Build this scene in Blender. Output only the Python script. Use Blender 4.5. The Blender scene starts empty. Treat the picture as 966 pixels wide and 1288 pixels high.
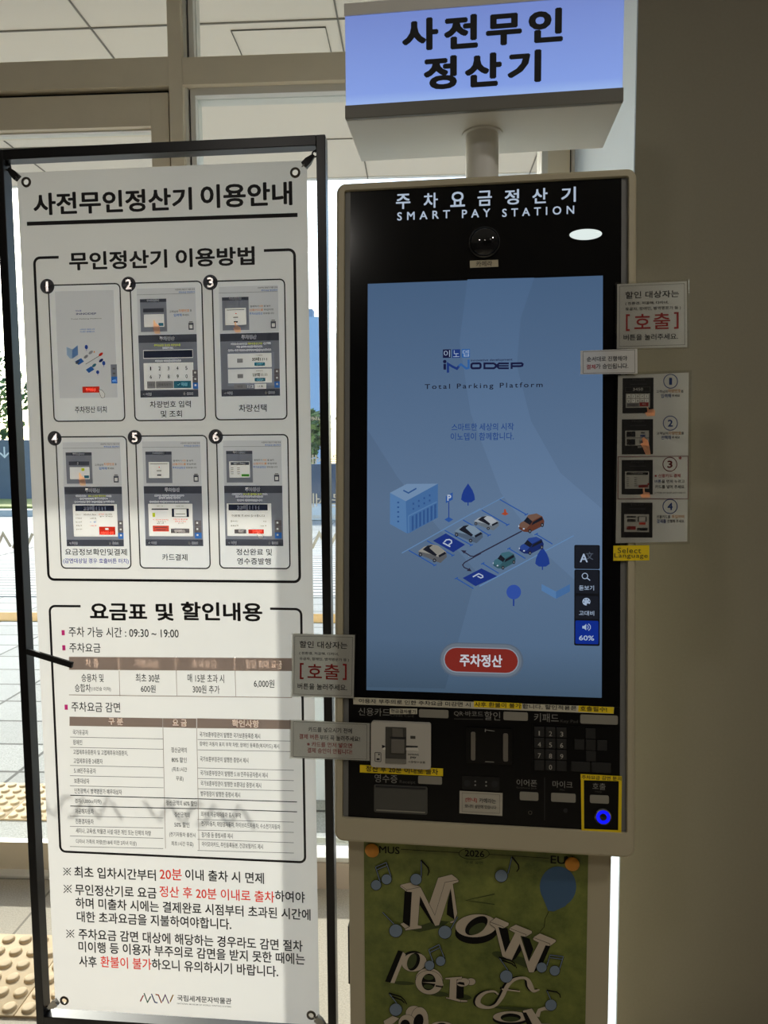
import bpy, bmesh, math, random
from mathutils import Vector, Matrix
random.seed(7)
S = bpy.context.scene
COL = S.collection

# ------------------------------------------------------------------ camera
F_PX, PITCH, ROLL, YAW = 895.4131, 0.0801, -0.0065, 0.051
IW, IH = 966, 1288
def yawed(v):
    c, s = math.cos(YAW), math.sin(YAW)
    return Vector((v[0]*c - v[1]*s, v[0]*s + v[1]*c, v[2]))
FWD = yawed((0, math.cos(PITCH), -math.sin(PITCH)))
RGT = yawed((1, 0, 0)); UPV = yawed((0, math.sin(PITCH), math.cos(PITCH)))
CX = math.cos(ROLL)*RGT + math.sin(ROLL)*UPV
CY = -math.sin(ROLL)*RGT + math.cos(ROLL)*UPV
EYE = Vector((0, 0, 1.4))
cam = bpy.data.objects.new('camera', bpy.data.cameras.new('camera'))
COL.objects.link(cam)
M = Matrix.Identity(4)
for i in range(3):
    M[i][0], M[i][1], M[i][2], M[i][3] = CX[i], CY[i], -FWD[i], EYE[i]
cam.matrix_world = M
cam.data.sensor_width = 36; cam.data.lens = F_PX/IH*36
cam.data.clip_start = 0.02; cam.data.clip_end = 500
S.camera = cam

# ------------------------------------------------------------------ light
SUN = Vector((-0.675, 1.0, 0.635)).normalized()
SUN_STRENGTH, SKY_STRENGTH = 6.7, 0.50
w = bpy.data.worlds.new('sky'); S.world = w; w.use_nodes = True
nt = w.node_tree; nt.nodes.clear()
out = nt.nodes.new('ShaderNodeOutputWorld'); bg = nt.nodes.new('ShaderNodeBackground')
sky = nt.nodes.new('ShaderNodeTexSky'); sky.sky_type = 'NISHITA'; sky.sun_disc = False
sky.sun_elevation = math.asin(SUN.z); sky.sun_rotation = math.atan2(SUN.x, SUN.y)
sky.air_density = 1.0; sky.dust_density = 1.5; sky.ozone_density = 1.5
nt.links.new(sky.outputs[0], bg.inputs[0]); bg.inputs[1].default_value = SKY_STRENGTH
nt.links.new(bg.outputs[0], out.inputs[0])
sl = bpy.data.lights.new('sun', 'SUN'); sl.energy = SUN_STRENGTH; sl.angle = math.radians(0.6)
sl.color = (1.0, 0.94, 0.87)
so = bpy.data.objects.new('sun', sl); COL.objects.link(so)
so.rotation_euler = SUN.to_track_quat('Z', 'Y').to_euler()
so.location = (-6, 9, 8)
S.view_settings.view_transform = 'Standard'; S.view_settings.look = 'None'
S.view_settings.exposure = 0.0; S.view_settings.gamma = 1.0
S.view_settings.use_curve_mapping = False

# ------------------------------------------------------------------ materials
def lin(c):
    r = []
    for v in c[:3]:
        v = v/255
        r.append(v/12.92 if v <= 0.04045 else ((v+0.055)/1.055)**2.4)
    return (*r, 1)
MATS = {}
THRU = set()   # inks that let light through are printed in one layer only
def mat(name, rgb, rough=0.6, metal=0.0, noise=0.0, nscale=30, spec=0.5, coat=0):
    if name in MATS: return MATS[name]
    m = bpy.data.materials.new(name); m.use_nodes = True
    b = m.node_tree.nodes['Principled BSDF']
    b.inputs['Base Color'].default_value = lin(rgb)
    b.inputs['Roughness'].default_value = rough; b.inputs['Metallic'].default_value = metal
    b.inputs['Specular IOR Level'].default_value = spec
    b.inputs['Coat Weight'].default_value = coat
    if noise:
        N = m.node_tree.nodes; L = m.node_tree.links
        tc = N.new('ShaderNodeTexCoord'); n = N.new('ShaderNodeTexNoise'); n.inputs['Scale'].default_value = nscale
        n.inputs['Detail'].default_value = 5
        mx = N.new('ShaderNodeMix'); mx.data_type = 'RGBA'
        c = lin(rgb)
        mx.inputs[6].default_value = tuple(max(0, x*(1-noise)) for x in c[:3])+(1,)
        mx.inputs[7].default_value = tuple(min(1, x*(1+noise)) for x in c[:3])+(1,)
        L.new(tc.outputs['Object'], n.inputs['Vector']); L.new(n.outputs['Fac'], mx.inputs[0]); L.new(mx.outputs[2], b.inputs['Base Color'])
    MATS[name] = m; return m
def emit(name, rgb, k=1.0):
    if name in MATS: return MATS[name]
    m = bpy.data.materials.new(name); m.use_nodes = True
    b = m.node_tree.nodes['Principled BSDF']
    b.inputs['Base Color'].default_value = (0.01, 0.01, 0.01, 1); b.inputs['Roughness'].default_value = 0.12
    b.inputs['Specular IOR Level'].default_value = 0.3
    b.inputs['Emission Color'].default_value = lin(rgb); b.inputs['Emission Strength'].default_value = k
    MATS[name] = m; return m
def translucent(name, rgb, t=0.5, fac=0.5):
    if name in MATS: return MATS[name]
    m = bpy.data.materials.new(name); m.use_nodes = True
    N = m.node_tree.nodes; L = m.node_tree.links; N.clear()
    o = N.new('ShaderNodeOutputMaterial'); d = N.new('ShaderNodeBsdfDiffuse'); tr = N.new('ShaderNodeBsdfTranslucent')
    mx = N.new('ShaderNodeMixShader'); mx.inputs[0].default_value = fac
    c = lin(rgb); d.inputs[0].default_value = c; tr.inputs[0].default_value = tuple(x*t for x in c[:3])+(1,)
    tc = N.new('ShaderNodeTexCoord'); n = N.new('ShaderNodeTexNoise'); n.inputs['Scale'].default_value = 900
    bp = N.new('ShaderNodeBump'); bp.inputs['Strength'].default_value = 0.05; bp.inputs['Distance'].default_value = 0.0003
    L.new(tc.outputs['Object'], n.inputs['Vector']); L.new(n.outputs['Fac'], bp.inputs['Height']); L.new(bp.outputs[0], d.inputs['Normal'])
    L.new(d.outputs[0], mx.inputs[1]); L.new(tr.outputs[0], mx.inputs[2]); L.new(mx.outputs[0], o.inputs[0])
    MATS[name] = m; return m
def printm(name, rgb, fac=0.72):
    if name in MATS: return MATS[name]
    m = bpy.data.materials.new(name); m.use_nodes = True
    N = m.node_tree.nodes; L = m.node_tree.links; N.clear()
    o = N.new('ShaderNodeOutputMaterial'); d = N.new('ShaderNodeBsdfDiffuse'); tr = N.new('ShaderNodeBsdfTranslucent'); mx = N.new('ShaderNodeMixShader')
    d.inputs[0].default_value = lin(rgb); tr.inputs[0].default_value = tuple(c/fac for c in lin(rgb)[:3])+(1,); mx.inputs[0].default_value = fac
    L.new(d.outputs[0], mx.inputs[1]); L.new(tr.outputs[0], mx.inputs[2]); L.new(mx.outputs[0], o.inputs[0])
    MATS[name] = m; THRU.add(m); return m
def unprinted(name, rgb, gain):
    m = printm(name, rgb, 0.7)
    for n in m.node_tree.nodes:
        if n.type == 'BSDF_TRANSLUCENT': n.inputs[0].default_value = tuple(c*gain for c in lin(rgb)[:3])+(1,)
    return m
def glass(name, rgb=(244, 248, 246), gl=0.05):
    if name in MATS: return MATS[name]
    m = bpy.data.materials.new(name); m.use_nodes = True
    N = m.node_tree.nodes; L = m.node_tree.links; N.clear()
    o = N.new('ShaderNodeOutputMaterial'); t = N.new('ShaderNodeBsdfTransparent'); t.inputs[0].default_value = lin(rgb)
    g = N.new('ShaderNodeBsdfGlossy'); g.inputs['Roughness'].default_value = 0.02
    lw = N.new('ShaderNodeLayerWeight'); lw.inputs[0].default_value = 0.25
    mp = N.new('ShaderNodeMath'); mp.operation = 'MULTIPLY'; mp.inputs[1].default_value = 0.6
    ad = N.new('ShaderNodeMath'); ad.operation = 'ADD'; ad.inputs[1].default_value = gl
    mx = N.new('ShaderNodeMixShader')
    L.new(lw.outputs['Fresnel'], mp.inputs[0]); L.new(mp.outputs[0], ad.inputs[0]); ad.use_clamp = True
    mp.inputs[1].default_value = 0.35
    L.new(ad.outputs[0], mx.inputs[0]); L.new(t.outputs[0], mx.inputs[1]); L.new(g.outputs[0], mx.inputs[2]); L.new(mx.outputs[0], o.inputs[0])
    MATS[name] = m; return m
def tiles(name, c1, c2, mortar, bw, rh, ms=0.01, noise=0.12, offset=0.0, rough=0.8, nscale=120, rot=0):
    if name in MATS: return MATS[name]
    m = bpy.data.materials.new(name); m.use_nodes = True
    N = m.node_tree.nodes; L = m.node_tree.links; b = N['Principled BSDF']; b.inputs['Roughness'].default_value = rough
    tc = N.new('ShaderNodeTexCoord'); mp = N.new('ShaderNodeMapping'); br = N.new('ShaderNodeTexBrick')
    mp.inputs['Rotation'].default_value = (0, 0, rot)
    br.offset = offset; br.inputs['Scale'].default_value = 1.0
    br.inputs['Brick Width'].default_value = bw; br.inputs['Row Height'].default_value = rh; br.inputs['Mortar Size'].default_value = ms
    br.inputs['Mortar Smooth'].default_value = 0.1
    br.inputs['Color1'].default_value = lin(c1); br.inputs['Color2'].default_value = lin(c2); br.inputs['Mortar'].default_value = lin(mortar)
    n = N.new('ShaderNodeTexNoise'); n.inputs['Scale'].default_value = nscale; n.inputs['Detail'].default_value = 6
    mr = N.new('ShaderNodeMapRange'); mr.inputs[1].default_value = 0.3; mr.inputs[2].default_value = 0.7
    mr.inputs[3].default_value = 1-noise; mr.inputs[4].default_value = 1+noise
    mx = N.new('ShaderNodeMix'); mx.data_type = 'RGBA'; mx.blend_type = 'MULTIPLY'; mx.inputs[0].default_value = 1
    L.new(tc.outputs['Object'], mp.inputs[0]); L.new(mp.outputs[0], br.inputs['Vector']); L.new(tc.outputs['Object'], n.inputs['Vector'])
    L.new(n.outputs['Fac'], mr.inputs[0]); L.new(br.outputs['Color'], mx.inputs[6]); L.new(mr.outputs[0], mx.inputs[7])
    L.new(mx.outputs[2], b.inputs['Base Color'])
    MATS[name] = m; return m

# ------------------------------------------------------------------ geometry helpers
WM = {}
def frame(o, yaw=0.0, tilt=0.0):
    a = Vector((math.cos(yaw), math.sin(yaw), 0)); n = Vector((-math.sin(yaw), math.cos(yaw), 0))
    z = Vector((0, 0, 1))*math.cos(tilt) + n*math.sin(tilt)
    y = z.cross(a)
    m = Matrix.Identity(4)
    for i in range(3): m[i][0], m[i][1], m[i][2], m[i][3] = a[i], y[i], z[i], o[i]
    return m
class Pl:
    """a real plane in the place; turns a measured picture point into metres on it"""
    def __init__(s, m): s.m = m; s.i = m.inverted()
    def loc(s, px, py):
        d = FWD + CX*((px-IW/2)/F_PX) - CY*((py-IH/2)/F_PX)
        o = s.i @ EYE; d = s.i.to_3x3() @ d
        t = -o.y/d.y
        return (o.x+d.x*t, o.z+d.z*t)
FONT = None
TCACHE = {}
def text_mesh(s, off, sp):
    k = (s, off, sp)
    if k not in TCACHE:
        c = bpy.data.curves.new('t', 'FONT'); c.body = s; c.size = 1; c.offset = off; c.resolution_u = 3; c.space_character = sp
        o = bpy.data.objects.new('t', c); COL.objects.link(o)
        dg = bpy.context.evaluated_depsgraph_get(); dg.update()
        me = bpy.data.meshes.new_from_object(o.evaluated_get(dg))
        vs = [(v.co.x, v.co.y) for v in me.vertices]; fs = [tuple(p.vertices) for p in me.polygons]
        bpy.data.objects.remove(o); bpy.data.curves.remove(c); bpy.data.meshes.remove(me)
        TCACHE[k] = (vs, fs)
    return TCACHE[k]
class Bag:
    def __init__(s): s.v = []; s.f = []; s.m = []; s.mats = []; s.smooth = []
    def mi(s, m):
        if m not in s.mats: s.mats.append(m)
        return s.mats.index(m)
    def add(s, vs, fs, m, smooth=False):
        o = len(s.v); s.v += [tuple(v) for v in vs]; k = s.mi(m)
        for f in fs: s.f.append(tuple(i+o for i in f)); s.m.append(k); s.smooth.append(smooth)
    # flat prints: x,z in plane, h = height in front of plane
    def poly(s, pts, m, h=0.0003): s.add([(p[0], -h, p[1]) for p in pts], [tuple(range(len(pts)))], m) if area(pts) > 0 else s.add([(p[0], -h, p[1]) for p in pts[::-1]], [tuple(range(len(pts)))], m)
    def rect(s, x0, z0, x1, z1, m, h=0.0003): s.poly([(min(x0,x1), min(z0,z1)), (max(x0,x1), min(z0,z1)), (max(x0,x1), max(z0,z1)), (min(x0,x1), max(z0,z1))], m, h)
    def rrect(s, x0, z0, x1, z1, r, m, h=0.0003): s.poly(rr(x0, z0, x1, z1, r), m, h)
    def ell(s, cx, cz, rx, rz, m, h=0.0003, rot=0, n=32):
        s.poly([(cx+rx*math.cos(t)*math.cos(rot)-rz*math.sin(t)*math.sin(rot), cz+rx*math.cos(t)*math.sin(rot)+rz*math.sin(t)*math.cos(rot)) for t in [2*math.pi*i/n for i in range(n)]], m, h)
    def stroke(s, pts, wd, m, h=0.0003, closed=False):
        n = len(pts); L = []; R = []
        for i in range(n):
            p = Vector(pts[i])
            a = Vector(pts[i-1]) if (i > 0 or closed) else None
            b = Vector(pts[(i+1) % n]) if (i < n-1 or closed) else None
            d1 = (p-a).normalized() if a is not None and (p-a).length > 1e-9 else None
            d2 = (b-p).normalized() if b is not None and (b-p).length > 1e-9 else None
            if d1 is None: d1 = d2
            if d2 is None: d2 = d1
            t = (d1+d2); t = t.normalized() if t.length > 1e-6 else d1
            nn = Vector((-t.y, t.x)); k = min(2.0, 1/max(0.3, nn.dot(Vector((-d1.y, d1.x)))))
            ww = wd[i] if isinstance(wd, (list, tuple)) else wd
            L.append(p+nn*ww/2*k); R.append(p-nn*ww/2*k)
        vs = [(p.x, -h, p.y) for p in R]+[(p.x, -h, p.y) for p in L]
        fs = [(i, (i+1) % n, n+(i+1) % n, n+i) for i in range(n if closed else n-1)]
        s.add(vs, fs, m)
    def text(s, t, x0, z0, x1, z1, m, h=0.0004, bold=0.012, sp=1.0, flip=False):
        thru = m in THRU
        vs, fs = text_mesh(t, min(bold, .012) if thru else 0, sp)
        if not vs: return
        if t == '1': q_ = (x1-x0)*.2; x0, x1 = x0+q_, x1-q_
        xa = min(v[0] for v in vs); xb = max(v[0] for v in vs); ya = min(v[1] for v in vs); yb = max(v[1] for v in vs)
        kx = (x1-x0)/max(1e-6, xb-xa); kz = (z1-z0)/max(1e-6, yb-ya)
        n = 1 if bold < 0.011 or thru else (4 if bold < 0.026 else 8)
        if n > 1 and not flip:
            d = bold; kx = (x1-x0)/(xb-xa+2*d); kz = (z1-z0)/(yb-ya+2*d)
            offs = [(0, 0)] if n == 8 else []
            offs += [(d*math.cos(2*math.pi*(i+.5)/n), d*math.sin(2*math.pi*(i+.5)/n)) for i in range(n)]
            for q, (dx, dy) in enumerate(offs): s.add([(x0+(v[0]-xa+d+dx)*kx, -h-q*1e-6, z0+(v[1]-ya+d+dy)*kz) for v in vs], fs, m)
            return
        if flip: s.add([(x1-(v[0]-xa)*kx, -h, z0+(v[1]-ya)*kz) for v in vs], [f[::-1] for f in fs], m)
        else: s.add([(x0+(v[0]-xa)*kx, -h, z0+(v[1]-ya)*kz) for v in vs], fs, m)
    # solids
    def box(s, x0, y0, z0, x1, y1, z1, m, bev=0.0):
        bm = bmesh.new(); bmesh.ops.create_cube(bm, size=1)
        for v in bm.verts: v.co = Vector((x0+(x1-x0)*(v.co.x+.5), y0+(y1-y0)*(v.co.y+.5), z0+(z1-z0)*(v.co.z+.5)))
        if bev: bmesh.ops.bevel(bm, geom=list(bm.edges), offset=bev, segments=2, affect='EDGES', profile=0.5)
        s.bm(bm, m)
    def bm(s, bm, m, smooth=False):
        bm.verts.index_update(); bmesh.ops.recalc_face_normals(bm, faces=list(bm.faces))
        s.add([v.co[:] for v in bm.verts], [[v.index for v in f.verts] for f in bm.faces], m, smooth); bm.free()
    def prism(s, pts, y0, y1, m, bev=0.0):
        if area(pts) < 0: pts = pts[::-1]
        bm = bmesh.new(); a = [bm.verts.new((p[0], y0, p[1])) for p in pts]; b = [bm.verts.new((p[0], y1, p[1])) for p in pts]; n = len(pts)
        bm.faces.new(a); bm.faces.new(b[::-1])
        for i in range(n): bm.faces.new((a[(i+1) % n], a[i], b[i], b[(i+1) % n]))
        s.bm(bm, m)
    def loft(s, loops, m, cap0=True, cap1=True, smooth=False):
        bm = bmesh.new(); R = [[bm.verts.new(p) for p in lp] for lp in loops]; n = len(R[0])
        for a, b in zip(R, R[1:]):
            for i in range(n): bm.faces.new((a[i], a[(i+1) % n], b[(i+1) % n], b[i]))
        if cap0: bm.faces.new(R[0])
        if cap1: bm.faces.new(R[-1])
        s.bm(bm, m, smooth)
    def tube(s, pts, r, m, n=10):
        loops = []
        P = [Vector(p) for p in pts]
        for i, p in enumerate(P):
            t = (P[min(i+1, len(P)-1)]-P[max(i-1, 0)]).normalized()
            u = t.orthogonal().normalized() if i == 0 else (u - t*u.dot(t)).normalized()
            v = t.cross(u); rr_ = r[i] if isinstance(r, (list, tuple)) else r
            loops.append([p+u*rr_*math.cos(2*math.pi*k/n)+v*rr_*math.sin(2*math.pi*k/n) for k in range(n)])
        s.loft(loops, m, smooth=True)
    def lathe(s, c, prof, m, n=32, axis='y', cap=True):
        loops = []
        for r, d in prof:
            if axis == 'y': loops.append([(c[0]+r*math.cos(2*math.pi*k/n), c[1]+d, c[2]+r*math.sin(2*math.pi*k/n)) for k in range(n)])
            else: loops.append([(c[0]+r*math.cos(2*math.pi*k/n), c[1]+r*math.sin(2*math.pi*k/n), c[2]+d) for k in range(n)])
        s.loft(loops, m, cap, cap, smooth=True)
    def build(s, name, parent=None, M=None, **props):
        me = bpy.data.meshes.new(name)
        T = M or Matrix.Identity(4)
        base = Vector((0, 0, 0))
        if parent is not None: T = WM[parent].inverted() @ T
        me.from_pydata([T @ Vector(v) for v in s.v], [], s.f)
        for m in s.mats: me.materials.append(m)
        for p, k, sm in zip(me.polygons, s.m, s.smooth): p.material_index = k; p.use_smooth = sm
        if any(s.smooth) and hasattr(me, 'set_sharp_from_angle'): me.set_sharp_from_angle(angle=math.radians(40))
        me.update()
        o = bpy.data.objects.new(name, me); COL.objects.link(o)
        if parent is not None: o.parent = parent; WM[o] = WM[parent].copy()
        else: WM[o] = Matrix.Identity(4)
        for k, v in props.items(): o[k] = v
        return o
def area(p): return sum(p[i][0]*p[(i+1) % len(p)][1]-p[(i+1) % len(p)][0]*p[i][1] for i in range(len(p)))
def rr(x0, z0, x1, z1, r, n=5):
    x0, x1 = min(x0, x1), max(x0, x1); z0, z1 = min(z0, z1), max(z0, z1); r = min(r, (x1-x0)/2-1e-6, (z1-z0)/2-1e-6)
    P = []
    for cx, cz, a in ((x1-r, z0+r, -90), (x1-r, z1-r, 0), (x0+r, z1-r, 90), (x0+r, z0+r, 180)):
        for i in range(n+1):
            t = math.radians(a+90*i/n); P.append((cx+r*math.cos(t), cz+r*math.sin(t)))
    return P
class G:
    """drawing on a plane with measures read from an enlarged crop of the photograph (origin, scale)"""
    def __init__(s, bag, pl, c=(0, 0, 1.0)): s.b, s.p, s.c = bag, pl, c
    def at(s, c): return G(s.b, s.p, c)
    def P(s, x, y): return s.p.loc(s.c[0]+x/s.c[2], s.c[1]+y/s.c[2])
    def k(s, x, y):
        a = s.P(x, y); b = s.P(x+10, y); return math.hypot(b[0]-a[0], b[1]-a[1])/10
    def box(s, x0, y0, x1, y1):
        xm, ym = (x0+x1)/2, (y0+y1)/2
        return s.P(x0, ym)[0], s.P(xm, y1)[1], s.P(x1, ym)[0], s.P(xm, y0)[1]
    def T(s, t, x0, x1, yc, hh, m, h=0.0006, **k):
        a, b, c, d = s.box(x0, yc-hh/2, x1, yc+hh/2); s.b.text(t, a, b, c, d, m, h, **k)
    def R(s, x0, y0, x1, y1, m, h=0.0003, r=0):
        a, b, c, d = s.box(x0, y0, x1, y1)
        if r: s.b.rrect(a, b, c, d, r*s.k(x0, y0), m, h)
        else: s.b.rect(a, b, c, d, m, h)
    def O(s, x0, y0, x1, y1, wd, m, h=0.0004, r=0):
        a, b, c, d = s.box(x0, y0, x1, y1); k = s.k(x0, y0)
        s.b.stroke(rr(a, b, c, d, max(r*k, 1e-5)) if r else [(a, b), (c, b), (c, d), (a, d)], wd*k, m, h, True)
    def L(s, pts, wd, m, h=0.0004, closed=False):
        k = s.k(*pts[0]); s.b.stroke([s.P(*p) for p in pts], [x*k for x in wd] if isinstance(wd, (list, tuple)) else wd*k, m, h, closed)
    def Y(s, pts, m, h=0.0003, line=None, lw=1.5):
        q = [s.P(*p) for p in pts]; s.b.poly(q, m, h)
        if line: s.b.stroke(q, lw*s.k(*pts[0]), line, h+0.00006, True)
    def E(s, cx, cy, rx, ry, m, h=0.0003, rot=0, line=None, lw=1.5, n=32):
        R_ = math.radians(rot); pts = [(cx+rx*math.cos(t)*math.cos(R_)-ry*math.sin(t)*math.sin(R_), cy+rx*math.cos(t)*math.sin(R_)+ry*math.sin(t)*math.cos(R_)) for t in [2*math.pi*i/n for i in range(n)]]
        s.Y(pts, m, h, line, lw)
def thing(name, label, cat, M=None, group=None):
    o = bpy.data.objects.new(name, None); COL.objects.link(o); o.empty_display_size = 0.1
    o.matrix_world = M or Matrix.Identity(4); WM[o] = M.copy() if M else Matrix.Identity(4)
    o['label'] = label; o['category'] = cat
    if group: o['group'] = group
    return o
def tag(o, label, cat, group=None):
    o['label'] = label; o['category'] = cat
    if group: o['group'] = group
    return o
def struct(o): o['kind'] = 'structure'; return o

# ------------------------------------------------------------------ colours
skylit_side_tint = mat('skylit_side_tint', (218, 232, 252), 0.75, noise=0.03, nscale=8)  # bluish sky and sign glow on the pillar's side put into the colour
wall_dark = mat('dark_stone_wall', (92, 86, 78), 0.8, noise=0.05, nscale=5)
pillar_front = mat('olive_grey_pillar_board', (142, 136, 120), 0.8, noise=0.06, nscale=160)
alu = mat('brushed_bronze_aluminium', (235, 222, 198), 0.42, 0.0, noise=0.06, nscale=14)
alu_lt = mat('pale_aluminium', (224, 220, 212), 0.38, 0.1)
gasket = mat('dark_gasket', (40, 40, 42), 0.7)
clear = glass('window_glass')

# ------------------------------------------------------------------ structure
b = Bag(); fl = tiles('floor_tiles', (178, 168, 152), (172, 162, 146), (124, 116, 102), 1.2, 1.2, 0.004, 0.16, nscale=220)
b.box(-4, -3, -0.1, 3, 2.2, 0, fl); struct(b.build('floor'))
b = Bag(); b.box(-4, -3, 3.0, 3, 2.2, 3.1, mat('ceiling_paint', (222, 220, 214), 0.8, noise=0.02)); struct(b.build('ceiling'))
b = Bag(); b.box(-4, -3.1, 0, 3, -3, 3.0, wall_dark); struct(b.build('wall_back'))
b = Bag(); b.box(-4.1, -3.1, 0, -4, 2.2, 3.0, wall_dark); struct(b.build('wall_left'))
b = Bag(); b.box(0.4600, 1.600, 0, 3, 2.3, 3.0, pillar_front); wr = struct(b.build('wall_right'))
b = Bag(); b.box(0.4575, 1.601, 0, 0.4599, 2.2, 3.0, skylit_side_tint); b.build('skylit_side', wr)  # thin slab over the side face, carrying its sky-tinted colour
b = Bag(); b.box(3, -3.1, 0, 3.1, 2.2, 3.0, wall_dark); struct(b.build('wall_far_right'))
YW0, YW1 = 2.2, 2.29
# fixed frame
b = Bag()
b.box(-0.752, YW0, 0, -0.710, YW1, 3.0, alu, 0.001)
b.box(-4, YW0, 2.511, -0.752, YW1, 2.594, alu, 0.001)
b.box(-0.7095, YW0, 2.511, 0.36, YW1, 2.590, alu, 0.001)
b.box(0.361, YW0, 0, 0.379, YW1, 3.0, alu_lt, 0.001); b.box(0.379, YW0+0.012, 0, 0.446, YW1, 3.0, alu, 0.001)
b.box(0.446, YW0+0.02, 0, 0.450, YW1, 3.0, gasket); b.box(0.450, YW0, 0, 0.4598, YW1, 3.0, alu_lt, 0.001)
b.box(-4, YW0, 2.95, 0.36, YW1, 3.0, alu)
b.box(-2.2, YW0, 0, -2.14, YW1, 2.511, alu, 0.001)
win1 = struct(b.build('window_1'))
b = Bag()
b.box(-0.710, YW0+0.018, 0, -0.700, YW1, 3.0, alu_lt); b.box(-0.700, YW0+0.03, 0, -0.694, YW1, 3.0, gasket); b.box(-0.694, YW0+0.022, 0.0, -0.679, YW1, 3.0, alu_lt)
b.box(-0.679, YW0+0.02, 2.489, 0.361, YW1, 2.511, alu_lt); b.box(-0.679, YW0+0.03, 2.497, 0.361, YW1, 2.5, gasket)
b.build('glazing_bead', win1)
b = Bag()
b.box(-0.679, YW0-0.012, 0, 0.361, YW1, 0.085, mat('sill_panel', (196, 178, 160), 0.5)); b.box(-0.679, YW0-0.004, 0.085, 0.361, YW1+0.03, 0.1, alu_lt, 0.002)
b.box(-0.679, YW1, 0.1, 0.361, YW1+0.03, 0.115, alu_lt)
b.build('sill', win1)
b = Bag(); b.box(-0.679, YW0+0.045, 0.115, 0.361, YW0+0.053, 2.489, clear); b.build('fixed_pane', win1)
b = Bag(); b.box(-0.679, YW0+0.045, 2.59, 0.361, YW0+0.053, 2.95, clear); b.box(-4, YW0+0.045, 2.594, -0.752, YW0+0.053, 2.95, clear); b.build('transom_pane', win1)
# glass door
b = Bag()
b.box(-0.814, YW0+0.01, 0.02, -0.758, YW1-0.01, 2.496, alu, 0.001)
b.box(-2.1, YW0+0.01, 0.02, -2.045, YW1-0.01, 2.496, alu, 0.001)
b.box(-2.045, YW0+0.01, 2.400, -0.814, YW1-0.01, 2.496, alu, 0.001)
b.box(-2.045, YW0+0.030, 0.016, -0.814, YW0+0.056, 0.110, alu, 0.001)
b.box(-2.12, YW0+0.03, 2.497, -0.757, YW1-0.02, 2.51, gasket)
b.box(-0.758, YW0+0.03, 0.02, -0.7525, YW1-0.02, 2.497, gasket)
door = struct(b.build('door_1'))
b = Bag(); b.box(-2.045, YW0+0.040, 0.110, -0.814, YW0+0.050, 2.400, clear); b.build('door_pane', door)
b = Bag(); b.box(-2.12, YW0+0.0, 0, -0.752, YW1, 0.012, alu_lt, 0.003); b.build('threshold', door)
b = Bag()
for z in (2.402,): b.box(-2.045, YW0+0.03, z-0.006, -0.814, YW0+0.06, z, alu_lt)
b.build('glazing_bead', door)
b = Bag(); b.box(-4, YW0+0.02, 0, -2.2, YW1, 2.511, wall_dark); struct(b.build('sun_block_wall'))  # unseen solid wall added left of the door to cut incoming sun

# glass decals (band of museum marks and the museum's name, printed to be read from outside)
white_vinyl = translucent('frosted_vinyl', (226, 222, 210), 0.35, 0.35)
def logo_strokes(x0, z0, wd, ht, flip=False):
    segs = [[(0, 1), (.09, .25)], [(.12, .05), (.22, .95), (.31, .4)], [(.35, .1), (.45, .95), (.52, .98)], [(.46, .12), (.54, .15), (.64, 1)], [(.67, .9), (.77, .1), (.87, 1)], [(.9, .8), (1, .15)]]
    r = []
    for sg in segs: r.append([((x0+wd*(1-p[0]) if flip else x0+wd*p[0]), z0+ht*(1-p[1])) for p in sg])
    return r
dM = frame((0, YW0+0.0385, 0))
def decal_band(xs, z0, label, grp):
    for x in xs:
        bb = Bag()
        for sg in logo_strokes(x, z0, 0.235, 0.054, True): bb.stroke(sg, 0.0095, white_vinyl, 0.0006)
        tag(bb.build('window_decal', None, dM), label, 'window decal', grp)
decal_band([-1.98+0.285*i for i in range(4)], 1.104, 'frosted zigzag letter mark stuck across the glass door', 'zigzag marks on the glass door')
decal_band([-0.66+0.285*i for i in range(3)], 1.104, 'frosted zigzag letter mark stuck across the fixed pane right of the door', 'zigzag marks on the fixed pane')
for t, z, h, lb_ in (('국립세계문자박물관', 1.372, 0.03, 'second row from the top'), ('National Museum of World Writing Systems', 1.505, 0.02, 'topmost row'), ('국립세계문자박물관', 1.235, 0.045, 'third row, largest letters'), ('National Museum of World Writing Systems', 1.195, 0.02, 'lowest row')):
    b = Bag(); b.text(t, -0.64, z, -0.2, z+h, white_vinyl, 0.0006, flip=True, bold=0)
    tag(b.build('window_lettering', None, dM), 'white mirrored lettering on the pane behind the banner stand, '+lb_, 'window decal', 'mirrored lettering rows')

# ------------------------------------------------------------------ outdoors
b = Bag(); b.box(-40, 2.29, -0.3, 40, 130, -0.005, tiles('plaza_pavers', (160, 160, 156), (146, 146, 142), (44, 44, 42), 0.6, 0.3, 0.009, 0.3, offset=0.0, nscale=160)); struct(b.build('plaza_ground'))
b = Bag()
sp_ = mat('soffit_panel', (244, 233, 220), 0.7, noise=0.015, nscale=3); gl_ = mat('soffit_joint', (132, 126, 118), 0.8)
b.box(-6, YW1+0.001, 2.9, 5, 4.0, 2.98, sp_)
for y in (2.57, 3.5): b.box(-6, y-0.0028, 2.896, 5, y+0.0028, 2.9005, gl_)
for x in (-3.6, -2.8, -1.97, -1.15, -0.28, 0.59, 1.46): b.box(x-0.0028, YW1+0.001, 2.896, x+0.0028, 4.0, 2.9005, gl_)
b.box(-6, 3.97, 2.896, 5, 4.0, 3.02, mat('fascia', (235, 235, 235), 0.5))
soff = struct(b.build('canopy_soffit'))
b = Bag()
b2 = frame((0, 0, 0))
for (x0, y0, x1, y1) in ((-0.665, 2.613, -0.327, 2.6148), (-0.665, 2.95, -0.327, 2.9518), (-0.665, 2.613, -0.6632, 2.95), (-0.3288, 2.613, -0.327, 2.95)): b.box(x0, y0, 2.8955, x1, y1, 2.9002, mat('hatch_joint', (90, 86, 80), 0.8))
b.build('access_hatch', soff)
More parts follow.
